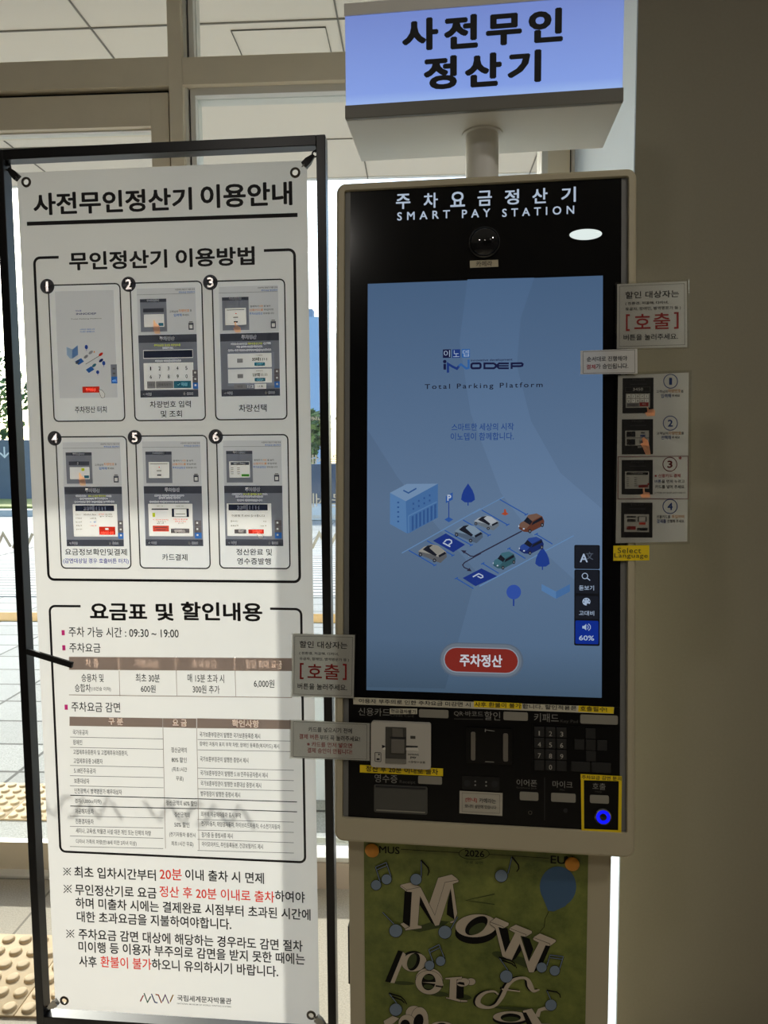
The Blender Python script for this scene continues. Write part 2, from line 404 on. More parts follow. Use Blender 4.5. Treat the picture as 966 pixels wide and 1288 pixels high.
# tactile tiles
tac = mat('tactile_cream', (206, 182, 146), 0.75, noise=0.06, nscale=60)
tacy = mat('tactile_yellow', (206, 160, 70), 0.75, noise=0.08, nscale=60)
def tactile_mesh(m):
    b = Bag(); b.box(-0.149, -0.149, 0, 0.149, 0.149, 0.006, m, 0.001)
    for i in range(6):
        for j in range(6): b.lathe((-0.125+0.05*i, -0.125+0.05*j, 0.006), [(0.0175, 0), (0.0165, 0.004), (0.0135, 0.0062), (0.011, 0.0065)], m, 16, 'z')
    return b
def tactile(proto, x, y, z, label, grp):
    o = proto.copy(); o.location = (x, y, z); tag(o, label, 'paving tile', grp); COL.objects.link(o); return o
p_c = tactile_mesh(tac).build('tactile_tile'); first = True
for nm, y0, z0, lab, grp in (('in', 1.776, 0, 'cream tactile paving tile with round bumps on the floor inside the door', 'tactile tiles inside the door'), ('out', 2.731, -0.005, 'cream tactile paving tile with round bumps on the plaza just outside the door', 'tactile tiles outside the door')):
    for i in range(4):
        x = -0.87-0.3*i
        if first: p_c.location = (x, y0, z0); tag(p_c, lab, 'paving tile', grp); first = False
        else: tactile(p_c, x, y0, z0, lab, grp)
b = Bag(); b.box(-20, 5.85, -0.005, 12, 6.15, 0.004, tacy)
for i in range(9): b.box(-20, 5.87+0.032*i, 0.004, 12, 5.883+0.032*i, 0.008, tacy)
struct(b.build('yellow_guide_strip'))
b = Bag(); b.box(-30, 6.9, -0.005, 20, 11.0, 0.003, tiles('slatted_paving', (196, 194, 190), (188, 186, 182), (70, 70, 70), 6, 0.17, 0.03, 0.06)); struct(b.build('slatted_paving'))
b = Bag(); b.box(-40, 16.5, -0.005, 30, 16.9, 0.14, mat('kerb_stone', (205, 203, 198), 0.8, noise=0.05)); struct(b.build('kerb_stone'))
b = Bag(); b.box(-40, 19, -0.005, 40, 22.5, 0.05, mat('lawn', (150, 150, 80), 0.9, noise=0.25, nscale=10)); struct(b.build('lawn'))
b = Bag(); wl = mat('slate_stone', (104, 112, 124), 0.7, noise=0.08, nscale=4)
b.box(-22, 23, 0, -13.1, 23.5, 1.98, wl, 0.02)
aw = mat('sign_white', (225, 225, 225), 0.6)
wall_o = tag(b.build('stone_sign_wall'), 'long blue grey stone wall with a white arrow on the lawn far left', 'wall')
b = Bag(); b.stroke([(-13.75, 1.75), (-13.75, 1.42)], 0.05, aw, 0.004); b.stroke([(-13.9, 1.55), (-13.75, 1.40), (-13.6, 1.55)], 0.05, aw, 0.005); b.build('arrow_mark', wall_o, frame((0, 23, 0)), label='white downward arrow')
b = Bag(); b.box(-5, 16, 0, 3, 16.2, 1.2, mat('fence_panel', (72, 84, 104), 0.6), 0.01)
for i in range(9): b.box(-5+i*0.98, 15.96, 0, -4.94+i*0.98, 16.0, 1.25, mat('fence_post', (60, 70, 88), 0.6))
tag(b.build('fence'), 'dark blue panel fence at the far edge of the plaza', 'fence')
b = Bag(); b.box(-5, 15.2, 0, 4, 15.9, 0.32, mat('planter_white', (226, 226, 224), 0.7), 0.02); tag(b.build('planter_wall'), 'low white planter wall in front of the dark blue fence', 'planter')
# trees
bark = mat('bark', (84, 70, 54), 0.9, noise=0.2); leafs = [mat('leaf_green', (92, 116, 60), 0.7), mat('leaf_light', (128, 150, 78), 0.7), mat('leaf_deep', (60, 84, 48), 0.7)]
def tree(x, y, h, r, label, seed, n=1500):
    rnd = random.Random(seed)
    t = thing('tree', label, 'tree', frame((x, y, 0)), 'trees across the plaza')
    Mx = WM[t]
    b = Bag(); b.tube([(0, 0, 0), (0.05, 0, h*0.3), (-0.04, 0.05, h*0.55), (0, 0, h*0.85)], [0.14, 0.11, 0.08, 0.03], bark, 8)
    for k in range(5):
        a = k*1.26; z = h*(0.35+0.08*k); b.tube([(0, 0, z), (r*0.35*math.cos(a), r*0.35*math.sin(a), z+h*0.12), (r*0.7*math.cos(a), r*0.7*math.sin(a), z+h*0.2)], [0.05, 0.035, 0.012], bark, 6)
    b.build('trunk', t, Mx)
    b = Bag()
    for i in range(n):
        u = rnd.random()**0.4; th = rnd.uniform(0, 6.283); ph = math.acos(rnd.uniform(-1, 1))
        p = Vector((r*u*math.sin(ph)*math.cos(th), r*u*math.sin(ph)*math.sin(th), h*0.62+h*0.38*u*math.cos(ph)))
        p += Vector((math.sin(p.z*3)*0.15*r, math.cos(p.x*4)*0.15*r, 0))
        s_ = rnd.uniform(0.12, 0.26); d = Vector((rnd.gauss(0, 1), rnd.gauss(0, 1), rnd.gauss(0, 1))).normalized(); e = d.orthogonal().normalized(); f = d.cross(e)
        b.add([p-e*s_, p+f*s_*0.5, p+e*s_, p-f*s_*0.5], [(0, 1, 2, 3)], leafs[rnd.randrange(3)])
    b.build('foliage', t, Mx)
tree(-22.5, 35, 7.2, 3.0, 'tall green tree beyond the stone wall at the far left edge', 1)
tree(-16.6, 41, 7.0, 2.6, 'green tree seen through the gap left of the banner', 2)
tree(-4.9, 28, 3.4, 1.25, 'low green tree beyond the fence right of the banner sheet', 3)
tree(-1.9, 30, 3.4, 1.5, 'low green tree beyond the fence between frame and kiosk', 4)
# high-rises
def tower(x0, x1, y, d, h, label, c1, win):
    t = thing('apartment_tower', label, 'building', frame(((x0+x1)/2, y, 0)))
    b = Bag(); b.box(x0, y, 0, x1, y+d, h, mat('tower_'+str(c1), c1, 0.7)); b.box(x0+1, y+1, h, x1-1, y+d-1, h+1.4, mat('tower_cap', (150, 165, 185), 0.7)); b.build('tower_block', t)
    b = Bag(); wmat = mat('tower_window', win, 0.2)
    nx = int((x1-x0)/2.2)
    for i in range(nx):
        for j in range(int(h/2.6)): b.box(x0+0.5+i*2.2, y-0.05, 1+j*2.6, x0+1.7+i*2.2, y, 2.3+j*2.6, wmat)
    b.build('window_grid', t, kind='stuff')
tower(-30, -15.5, 110, 4, 22.5, 'tall pale blue apartment tower right of the banner sheet', (170, 196, 226), (142, 172, 212))
tower(-12.6, -1.5, 108, 6, 19.6, 'blue apartment tower between the banner frame and the kiosk', (134, 168, 214), (120, 154, 206))
b = Bag(); b.loft([[(-0.78, 2.78, 0), (-0.232, 2.78, 0), (-0.232, 2.80, 0), (-0.78, 2.80, 0)], [(-0.78, 2.9, 0.5), (-0.262, 2.9, 0.5), (-0.262, 2.92, 0.5), (-0.78, 2.92, 0.5)]], mat('white_board', (215, 222, 232), 0.4))
tag(b.build('leaning_board'), 'white board leaning low outside the window behind the banner stand', 'board')

# ------------------------------------------------------------------ banner stand
BY = -0.0884+YAW
BO = Vector((-0.52136, 1.44340, 1.4+0.5787))
BM = frame(BO, BY); bp = Pl(BM)
root = thing('banner_stand', 'black square-tube banner frame standing left of the payment kiosk', 'banner stand', frame((BO.x, BO.y, 0), BY))
blk = mat('black_steel', (26, 25, 27), 0.35, 0.3, noise=0.1, nscale=40)
HW = 0.339; zb = -BO.z
for sx in (-1, 1):
    b = Bag(); x = sx*HW; b.box(min(x, x-sx*0.018), -0.002, zb+0.008, max(x, x-sx*0.018), 0.026, 0.0425, blk, 0.0012); b.build('post', root, BM)
    b = Bag(); x = sx*(HW-0.009); b.box(x-0.02, -0.16, zb, x+0.02, 0.18, zb+0.008, blk, 0.002); b.build('foot', root, BM)
b = Bag(); b.box(-HW+0.018, -0.002, 0.0225, HW-0.018, 0.026, 0.0425, blk, 0.0012); b.build('top_bar', root, BM)
b = Bag(); z1 = -1.8126-0.012; b.box(-HW+0.018, -0.002, z1-0.022, HW-0.018, 0.026, z1, blk, 0.0012); b.build('bottom_bar', root, BM)
steel = mat('ring_steel', (150, 148, 144), 0.3, 0.9)
def torus(bag, c, R, r, m, n=20, k=8):
    bm = bmesh.new(); V = [[bm.verts.new((c[0]+(R+r*math.cos(2*math.pi*j/k))*math.cos(2*math.pi*i/n), c[1]+r*math.sin(2*math.pi*j/k), c[2]+(R+r*math.cos(2*math.pi*j/k))*math.sin(2*math.pi*i/n))) for j in range(k)] for i in range(n)]
    for i in range(n):
        for j in range(k): bm.faces.new((V[i][j], V[(i+1) % n][j], V[(i+1) % n][(j+1) % k], V[i][(j+1) % k]))
    bag.bm(bm, m, True)
EYEL = [bp.loc(29.5, 226.8), bp.loc(370, 214.7), bp.loc(78, 1262.7), bp.loc(390.3, 1281.3)]
for i, (sx, sz) in enumerate(((-1, 1), (1, 1), (-1, -1), (1, -1))):
    cx_ = sx*(HW-0.018); cz_ = 0.0225 if sz > 0 else z1
    ex, ez = EYEL[i]
    b = Bag(); torus(b, (cx_-sx*0.004, 0.008, cz_-sz*0.012), 0.0055, 0.0016, blk); b.tube([(cx_, 0.012, cz_), (cx_-sx*0.004, 0.009, cz_-sz*0.008)], 0.0022, blk, 8); b.build('corner_ring', root, BM)
    b = Bag()
    d = Vector((ex-cx_, 0, ez-cz_)); d.normalize(); q = Vector((-d.z, 0, d.x))
    p0 = Vector((cx_-sx*0.006, 0.006, cz_-sz*0.015)); p1 = p0+d*0.016
    b.loft([[p0+q*0.003+Vector((0, -.002, 0)), p0-q*0.003+Vector((0, -.002, 0)), p0-q*0.003+Vector((0, .002, 0)), p0+q*0.003+Vector((0, .002, 0))], [p1+q*0.007+Vector((0, -.005, 0)), p1-q*0.007+Vector((0, -.005, 0)), p1-q*0.007+Vector((0, .004, 0)), p1+q*0.007+Vector((0, .004, 0))], [p1+d*0.012+q*0.007+Vector((0, -.006, 0)), p1+d*0.012-q*0.007+Vector((0, -.006, 0)), p1+d*0.012-q*0.007+Vector((0, .004, 0)), p1+d*0.012+q*0.007+Vector((0, .004, 0))]], blk if sz > 0 else steel)
    b.tube([p1+d*0.010+Vector((0, -.005, 0)), p1+d*0.017+Vector((0, -.006, 0))], 0.0012, steel, 6)
    b.build('corner_clip', root, BM)
g0 = G(Bag(), bp)
b = Bag(); A1 = bp.loc(36, 818); A2 = bp.loc(95, 834.5)
d = Vector((A2[0]-A1[0], 0, A2[1]-A1[1])); d.normalize(); q = Vector((-d.z, 0, d.x)); P1 = Vector((A1[0], -0.006, A1[1])); P2 = Vector((A2[0], -0.012, A2[1]))
b.loft([[p+q*s0+Vector((0, y, 0)) for s0, y in ((0.006, -.003), (-0.006, -.003), (-0.006, .003), (0.006, .003))] for p in (P1, P1*0.5+P2*0.5, P2)], mat('strap_rubber', (24, 23, 24), 0.6)); b.build('strap', root, BM)

# ------------------------------------------------------------------ banner
ban = thing('hanging_banner', 'tall white fabric banner with parking payment instructions tied inside the black frame', 'banner', frame((BO.x, BO.y, BO.z-1.8126), BY))
cloth = translucent('banner_cloth', (236, 232, 229), 0.70, 0.55)
ink = mat('ink_black', (28, 26, 30), 0.7); ink2 = printm('ink_grey', (140, 124, 116)); inkw = printm('ink_white', (252, 250, 246))
red = printm('ink_red', (214, 60, 44)); mag = printm('ink_magenta', (190, 50, 120)); blu = printm('ink_blue', (54, 54, 150))
# sheet with four punched holes
bm = bmesh.new()
NX, NZ = 12, 36
def sag(x, z):
    return 0.010+0.004*math.sin((x+0.3)/0.6*math.pi)*math.sin(-z/1.8126*math.pi)
bs = Bag()
def hole_sheet():
    xs = sorted(set([-0.3, 0.3]+[-0.3+0.05*i for i in range(13)])); zs = [0.0-1.8126*i/36 for i in range(37)]
    vs = {}; V = []; Fc = []
    def vid(x, z):
        k = (round(x, 5), round(z, 5))
        if k not in vs: vs[k] = len(V); V.append((x, sag(x, z), z))
        return vs[k]
    for i in range(12):
        for j in range(36):
            x0, x1, za, zc = xs[i], xs[i+1], zs[j+1], zs[j]
            hole = [e for e in EYEL if x0 <= e[0] < x1 and za <= e[1] < zc]
            if not hole: Fc.append((vid(x0, za), vid(x1, za), vid(x1, zc), vid(x0, zc))); continue
            ex, ez = hole[0]; r = 0.0062; n = 24
            ring = [vid(ex+r*math.cos(2*math.pi*k/n), ez+r*math.sin(2*math.pi*k/n)) for k in range(n)]
            cor = [vid(x1, zc), vid(x0, zc), vid(x0, za), vid(x1, za)]
            ang = [math.atan2(V[c][2]-ez, V[c][0]-ex) % (2*math.pi) for c in cor]
            idx = [round(a/(2*math.pi)*n) % n for a in ang]
            for c in range(4):
                a_, b_ = idx[c], idx[(c+1) % 4]; k = a_; seg = [ring[k]]
                while k != b_: k = (k+1) % n; seg.append(ring[k])
                Fc.append(tuple([cor[c]]+[cor[(c+1) % 4]]+seg[::-1]))
    return V, Fc
V, Fc = hole_sheet(); bs.add(V, Fc, cloth); bs.build('banner_sheet', ban, BM)
BM2 = BM  # prints lie 1 mm before the cloth
HB = -0.0085   # printing height offset so that ink sits on the sagging sheet
eyem = mat('eyelet_brass', (96, 88, 80), 0.35, 0.85)
for ex, ez in EYEL:
    b = Bag(); b.lathe((ex, sag(ex, ez)-0.0012, ez), [(0.0058, 0.002), (0.0058, -0.0005), (0.0075, -0.0018), (0.0098, -0.0006), (0.0104, 0.001)], eyem, 28, 'y', False); b.build('eyelet', ban, BM)
inkh = unprinted('ink_reversed_header', (252, 250, 246), 5.2); inkb = unprinted('ink_reversed_badge', (252, 250, 246), 26.0); badge_ink = printm('badge_ink', (72, 70, 74)); inkg = unprinted('ink_reversed', (252, 250, 246), 6.5)
class Painter:
    """axis-aligned print areas on one layer: a later area replaces what it covers"""
    def __init__(s): s.r = []
    def add(s, x0, z0, x1, z1, m):
        out = []
        for a, b, c, d, k in s.r:
            if c <= x0 or a >= x1 or d <= z0 or b >= z1: out.append((a, b, c, d, k)); continue
            if a < x0: out.append((a, b, x0, d, k))
            if c > x1: out.append((x1, b, c, d, k))
            l, r = max(a, x0), min(c, x1)
            if b < z0: out.append((l, b, r, z0, k))
            if d > z1: out.append((l, z1, r, d, k))
        out.append((x0, z0, x1, z1, m)); s.r = out
    def flush(s, bag, h):
        for a, b, c, d, m in s.r: bag.rect(a, b, c, d, m, h)
class Sagged(Bag):
    def add(s, vs, fs, m, smooth=False):
        Bag.add(s, [(v[0], v[1]+sag(v[0], v[2])-0.0002, v[2]) for v in vs], fs, m, smooth)
def bg_(c=(0, 0, 1.0)): return G(Sagged(), bp, c)
C1, C2, C3, C4 = (0, 180, 2.3), (0, 530, 2.3), (0, 740, 2.3), (0, 1040, 2.1)
g = bg_(); g1 = g.at(C1)
g1.T('사전무인정산기', 88, 551, 164, 66, ink, bold=0.03); g1.T('이용안내', 575, 843, 145, 70, ink, bold=0.03)
g.b.build('title_lettering', ban, BM)
g = bg_(); g.L([(30.4, 279.6), (373, 268.3)], 4.6, ink); g.b.build('title_rule', ban, BM)
# panel outlines with gap for headings
def panel(name, tl, tr, bl, br, gap, wd):
    g = bg_(); q = [g.P(*p) for p in (tl, tr, br, bl)]; x0 = q[0][0]*.5+q[3][0]*.5; x1 = q[1][0]*.5+q[2][0]*.5; z1_ = (q[0][1]+q[1][1])/2; z0_ = (q[2][1]+q[3][1])/2
    ga = g.P(gap[0], tl[1])[0]; gb = g.P(gap[1], tl[1])[0]; r = 0.012; k = g.k(*tl)*wd
    P = [(gb, z1_)]
    for cx_, cz_, a in ((x1-r, z1_-r, 90), (x1-r, z0_+r, 0), (x0+r, z0_+r, -90), (x0+r, z1_-r, 180)):
        for i in range(6):
            t = math.radians(a-90*i/5); P.append((cx_+r*math.cos(t), cz_+r*math.sin(t)))
    P.append((ga, z1_)); g.b.stroke(P, k, ink, 0.0004)
    return g
g = panel('instruction_panel', (39.5, 321.5), (369, 313.5), (58, 731.5), (376, 731.5), (70.5, 330.5), 3.2)
g1 = g.at(C1); g1.T('무인정산기', 192, 478, 334, 54, ink, bold=0.03); g1.T('이용방법', 502, 733, 325, 55, ink, bold=0.03)
g.b.build('instruction_panel', ban, BM)
# step cards
def card_draw(k, tl, tr, bl, br, badge, cap):
    g = bg_(); q = [g.P(*p) for p in (tl, tr, br, bl)]
    x0 = (q[0][0]+q[3][0])/2; x1 = (q[1][0]+q[2][0])/2; z1_ = (q[0][1]+q[1][1])/2; z0_ = (q[2][1]+q[3][1])/2
    W_, H_ = x1-x0, z1_-z0_
    g.b.stroke(rr(x0, z0_, x1, z1_, 0.010), 0.0026, ink, 0.0004, True)
    g.b.rrect(x0+0.0015, z0_+0.0015, x1-0.0015, z1_-0.0015, 0.009, mat('card_white', (228, 230, 234), 0.7) if False else cardw, 0.0001)
    for t, u0, u1, v, hh, m in cap: g.b.text(t, x0+W_*u0, z1_-H_*(v+hh/2), x0+W_*u1, z1_-H_*(v-hh/2), m, 0.0006, bold=0.016)
    o = g.b.build('step_card', ban, BM)
    g = bg_(); c = g.P(*badge); g.b.ell(c[0], c[1], 0.0152, 0.0152, badge_ink, 0.0008)
    g.b.text(str(k), c[0]-(0.0062 if k != 1 else 0.0042), c[1]-0.0098, c[0]+(0.0062 if k != 1 else 0.0036), c[1]+0.0098, inkb, 0.0012, bold=0.03)
    g.b.build('number_badge', o, BM, label='black round badge with the number %d' % k)
    B_ = Sagged()
    def U(u, v): return (x0+W_*u, z1_-H_*v)
    PT = Painter()
    def R(u0, v0, u1, v1, m, h=0.0006, r=0): PT.add(*U(u0, v1), *U(u1, v0), m)
    def T(t, u0, u1, v, hh, m, h=0.0014, bold=0.012):
        if m is inkw: m = inkg
        if m is lime: m = limeg
        a = U(u0, v+hh/2); c_ = U(u1, v-hh/2); B_.text(t, a[0], a[1], c_[0], c_[1], m, h, bold=bold)
    def Yp(pts, m, h): B_.poly([U(*p) for p in pts], m, h)
    if k == 1:
        R(.09, .045, .91, .83, pic_lt)
        T('이노뎁', .37, .45, .19, .012, blu); T('INNODEP', .38, .66, .213, .014, navy, bold=0.02); T('Total Parking Platform', .30, .73, .25, .009, greyt)
        T('스마트한 세상의 시작', .42, .63, .326, .010, skyb); T('이노뎁이 함께합니다.', .42, .63, .343, .010, skyb)
        Yp([(.22, .45), (.30, .47), (.38, .44), (.38, .51), (.27, .54), (.22, .51)], pale_b, .0007); Yp([(.30, .475), (.38, .44), (.38, .51), (.29, .54)], pale_b2, .0008)
        for cu, cv, ru, rv in ((.50, .455, .022, .016), (.735, .575, .022, .016), (.645, .64, .022, .013)):
            B_.ell(*U(cu, cv), ru*W_, rv*H_, skyd, .0009); B_.stroke([U(cu, cv), U(cu, cv+rv*1.8)], .0008, skyd, .0008)
        for pts in ([(.33, .56), (.42, .535), (.46, .56), (.38, .585)], [(.48, .62), (.56, .595), (.60, .62), (.52, .645)]): Yp(pts, skyb, .0009)
        for cu, cv, m in ((.37, .565, car_w), (.49, .525, car_w), (.56, .495, car_w), (.70, .51, red), (.70, .555, navy), (.60, .59, teal)): B_.ell(*U(cu, cv), .035*W_, .010*H_, m, .0012, 0.6, 12)
        B_.stroke([U(.48, .58), U(.68, .52)], .0009, ink, .0008); R(.60, .485, .615, .497, org, .0009)
        R(.83, .585, .915, .68, dkg); R(.83, .675, .915, .725, skyb, .0008); T('60%', .85, .90, .705, .012, inkw)
        for v_ in (.61, .645): R(.855, v_, .89, v_+.012, greyt, .0008)
        R(.42, .745, .66, .79, red, .0008, .04); T('주차정산', .47, .61, .768, .02, inkw)
        Yp([(.655, .765), (.70, .775), (.735, .80), (.73, .825), (.69, .83), (.665, .80)], inkw, .0016); B_.stroke([U(*p) for p in [(.655, .765), (.70, .775), (.735, .80), (.73, .825), (.69, .83), (.665, .80)]], .0008, ink, .0018, True)
    else:
        R(.09, .04, .91, .372, pic_lt); B_.stroke([U(.09, .085), U(.90, .085)], .0005, greyt, .0007)
        T('사전무인 정산기 이용 안내', .63, .90, .056, .012, greyt); T('주차요금 정산하기', .68, .90, .076, .013, skyb)
        R(.13, .117, .50, .353, dkg); R(.13, .117, .50, .14, dkg2, .0008); T('주차요금정산', .23, .40, .129, .012, inkw)
        if k in (2, 4):
            R(.17, .185, .46, .213, dkg2, .0009); R(.18, .228, .46, .318, inkw, .0009)
            for i in range(5):
                for j in range(2): R(.19+.053*i, .235+.027*j, .235+.053*i, .257+.027*j, keyg, .001)
            R(.38, .29, .45, .312, teal, .001)
            if k == 4: R(.345, .235, .39, .257, lime, .0012); T('1', .29, .31, .199, .015, inkw)
            T('고객님의', .54, .66, .212, .016, greyt); T('차량번호', .67, .82, .207, .020, org, bold=.02); T('를', .83, .85, .207, .016, greyt); T('입력해', .60, .71, .238, .02, skyb, bold=.02); T('주세요.', .72, .82, .238, .015, greyt)
            Yp([(.31, .27), (.33, .268), (.345, .29), (.39, .31), (.40, .345), (.40, .368), (.33, .368), (.31, .34)], skin, .0016)
        else:
            R(.17, .195, .46, .315, inkw, .0009); R(.19, .205, .44, .21, dkg2, .001)
            if k == 6:
                R(.19, .2, .45, .222, dkg2, .001); T('12가 3456', .24, .40, .211, .012, inkw); R(.34, .29, .45, .308, lime2, .001)
                for v_ in (.24, .255, .27, .285): R(.19, v_, .23, v_+.005, greyt, .001); R(.28, v_, .32, v_+.005, greyt, .001)
            else: R(.31, .23, .33, .238, red, .001); R(.28, .257, .35, .264, greyt, .001); R(.285, .287, .345, .299, dkg2, .001)
            T('결제하기', .52, .64, .186, .013, greyt); T('버튼', .65, .70, .186, .013, org); T('을 눌러', .71, .80, .186, .013, greyt)
            T('신용카드를', .51, .70, .212, .016, org); T('투입하면', .71, .84, .212, .013, greyt); T('주차요금정산', .51, .69, .238, .016, skyb); T('완료됩니다', .70, .85, .238, .013, greyt)
            if k == 3: Yp([(.30, .295), (.32, .295), (.325, .318), (.38, .335), (.385, .37), (.31, .37), (.28, .338), (.305, .335)], skin, .0016)
        R(.80, .295, .87, .345, dkg2, .0008); R(.815, .31, .855, .335, inkw, .001); R(.81, .285, .86, .292, greyt, .0008)
        R(.09, .376, .91, .83, dkg); R(.09, .376, .91, .432, dkg2, .0008); T('주차정산', .39, .60, .404, .03, inkw, bold=.02)
        R(.09, .78, .91, .83, dkg2, .0008); T('< 이전', .13, .25, .806, .02, inkw); T('홈으로', .75, .84, .806, .02, inkw); B_.poly([U(.70, .806), U(.715, .793), U(.73, .806), U(.725, .817), U(.705, .817)], inkw, .0014)
        if k == 2:
            T('주차요금을 정산할 차량번호를', .31, .68, .452, .016, lime); T('입력해 주세요.', .43, .58, .472, .013, inkw); R(.15, .485, .85, .547, inkw, .0009); R(.157, .49, .843, .542, dkb, .0011)
            T('차량번호 4자리를 입력하세요', .32, .68, .566, .012, inkw); R(.15, .58, .85, .775, inkw, .0009, .02)
            for i in range(5):
                for j in range(2): R(.19+.126*i, .592+.06*j, .308+.126*i, .648+.06*j, keyg, .0011); T('1234567890'[i+5*j], .235+.126*i, .265+.126*i, .62+.06*j, .028, ink)
            R(.19, .712, .308, .765, keyd, .0011); R(.316, .712, .56, .765, keyd, .0011); R(.568, .712, .813, .765, teal, .0011); T('지우기', .21, .29, .738, .02, greyt); T('전체지우기', .35, .53, .738, .02, greyt); T('✓ 확인', .62, .76, .738, .022, inkw)
        if k == 3:
            T('차량번호 뒤 4자리가 같은', .24, .47, .452, .014, inkw); T('여러 대 중 본인 차량', .48, .68, .452, .016, lime); T('선택', .69, .79, .452, .014, inkw); T('차량 선택 후 요금을 확인하세요', .32, .68, .473, .013, inkw); T('원하는 차량 번호의 선택하기 버튼을 눌러주세요', .2, .8, .498, .013, inkw)
            R(.18, .515, .84, .755, dkg3, .0008, .02)
            for j, n_ in enumerate(('33테1111', '22테1111')):
                v_ = .522+.112*j; R(.19, v_, .80, v_+.1, inkw, .0011); R(.19, v_, .50, v_+.1, keyg, .0012); R(.32, v_+.035, .40, v_+.065, keyd, .0013)
                T('차량번호', .58, .68, v_+.015, .011, ink); T(n_, .53, .74, v_+.042, .028, ink, bold=.03); R(.56, v_+.065, .71, v_+.09, teal, .0013, .04); T('선택하기', .59, .68, v_+.078, .012, inkw)
            R(.27, .742, .44, .778, keyd, .0012, .05); T('1 / 2', .46, .54, .76, .02, inkw); R(.56, .742, .72, .778, inkw, .0012, .05); T('다음', .60, .68, .76, .018, ink); T('이전', .32, .39, .76, .018, greyt)
        if k == 4:
            T('차량번호를 확인하고', .25, .40, .447, .014, inkw); T('주차 요금을 확인하신', .43, .68, .447, .015, lime); T('다음', .69, .76, .447, .013, inkw); T('결제 버튼을 눌러 주시기 바랍니다', .31, .71, .467, .013, inkw); T('감면대상일 경우 호출버튼을 눌러주세요', .23, .80, .49, .014, inkw)
            R(.20, .51, .83, .755, inkw, .0009, .02); R(.235, .518, .79, .562, dkb, .0011); T('33테1111', .36, .67, .54, .034, inkw, bold=.03)
            for j, (a_, b_, m) in enumerate((('입차시간', '2025-07-01 09:30', ink), ('주차요금', '3,000 원', ink), ('할인금액', '0 원', skyb), ('결제금액', '3,000 원', red), ('할인내역', '', ink))):
                v_ = .588+.028*j; T(a_, .235, .325, v_, .012, ink)
                if b_: T(b_, .345 if j == 0 else .44, .53, v_, .013, m)
            T('할인적용은', .57, .65, .585, .012, red); T('호출 버튼을', .66, .76, .585, .012, ink); T('눌러 주세요', .58, .77, .602, .012, ink)
            R(.565, .68, .795, .742, red, .0012); T('신용카드 결제', .59, .77, .727, .018, inkw); R(.65, .69, .70, .705, inkw, .0014)
        if k == 5:
            T('신용카드 투입구에 카드를 넣으신 후', .24, .66, .447, .014, inkw); T('결제가 완료될 때까지', .30, .60, .465, .013, inkw); T('결제 진행 중 카드를 빼지 마시고 잠시 기다려 주세요', .17, .73, .494, .012, inkw)
            R(.145, .51, .77, .755, inkw, .0009, .02); R(.19, .545, .43, .556, dkg2, .0011); R(.21, .565, .42, .61, keyg, .0011); R(.20, .578, .24, .61, lime, .0012)
            T('신용카드 결제', .26, .36, .527, .011, ink); T('삼성페이 결제', .54, .65, .527, .011, ink)
            R(.475, .545, .72, .61, dkb, .0011); R(.51, .55, .685, .605, inkw, .0012); R(.53, .583, .67, .588, ink, .0014)
            T('카드 투입구에 넣어주세요', .20, .43, .63, .013, red); T('그림과 같이', .25, .39, .645, .012, ink); T('결제 진행', .26, .36, .658, .011, ink); T('단말기에 휴대폰을', .50, .70, .627, .013, red); T('접촉해 주세요', .52, .68, .643, .012, red); T('결제 진행', .56, .64, .656, .01, ink)
            R(.20, .675, .43, .72, red2, .0012); R(.23, .688, .40, .692, dkg2, .0014); R(.25, .705, .38, .709, dkg2, .0014); R(.455, .697, .72, .732, keyd2, .0012); T('결제취소', .51, .66, .715, .02, inkw)
        if k == 6:
            T('차량번호를 확인하고', .20, .35, .44, .013, inkw); T('영수증 출력을 눌러', .36, .62, .44, .014, lime); T('주세요', .63, .70, .44, .013, inkw); T('출차 시간을 확인해 주시기 바랍니다', .25, .64, .458, .012, inkw); T('정산이 완료되었습니다', .27, .63, .485, .013, inkw)
            R(.12, .51, .75, .755, inkw, .0009); R(.145, .516, .70, .562, dkb, .0011); T('33테1111', .27, .58, .539, .034, inkw, bold=.03); T('이용해 주셔서 감사합니다', .19, .66, .602, .02, ink)
            T('결제수단', .17, .28, .643, .014, ink); T('현금', .63, .68, .643, .014, ink); T('결제금액', .17, .28, .677, .014, ink); T('3,000 원', .59, .68, .677, .014, ink)
            R(.22, .705, .39, .737, keyd2, .0012, .05); T('확인', .28, .35, .72, .018, inkw); R(.42, .705, .64, .737, red, .0012, .05); T('영수증출력', .48, .61, .72, .018, inkw)
            Yp([(.53, .725), (.57, .72), (.60, .735), (.635, .752), (.625, .775), (.57, .775), (.55, .755)], inkw, .0016); B_.stroke([U(*p) for p in [(.53, .725), (.57, .72), (.60, .735), (.635, .752), (.625, .775), (.57, .775), (.55, .755)]], .0007, dkg2, .0018, True)
        du = -.04 if k in (5, 6) else 0
        for v_, m in ((.635, keyd2), (.682, keyd2), (.727, skyb)): R(.835+du, v_, .91+du*.5, v_+.045, m, .0015); R(.86+du, v_+.012, .885+du, v_+.025, inkw, .0017)
    PT.flush(B_, .0006); B_.build('screen_picture', o, BM)
cardw = printm('card_paper', (249, 251, 255), 0.9)
pic_lt = printm('print_light_grey', (226, 226, 228), 0.85); dkg = printm('print_slate', (140, 142, 152)); dkg2 = printm('print_charcoal', (84, 86, 96)); dkg3 = printm('print_slate_light', (152, 156, 170)); dkb = printm('print_dark_blue', (52, 56, 74))
greyt = printm('print_grey_text', (110, 108, 108)); navy = printm('print_navy', (30, 48, 110)); skyb = printm('print_blue', (66, 122, 196)); skyd = printm('print_tree_blue', (60, 92, 176)); pale_b = printm('print_pale_blue', (176, 198, 222)); pale_b2 = printm('print_mid_blue', (150, 182, 218))
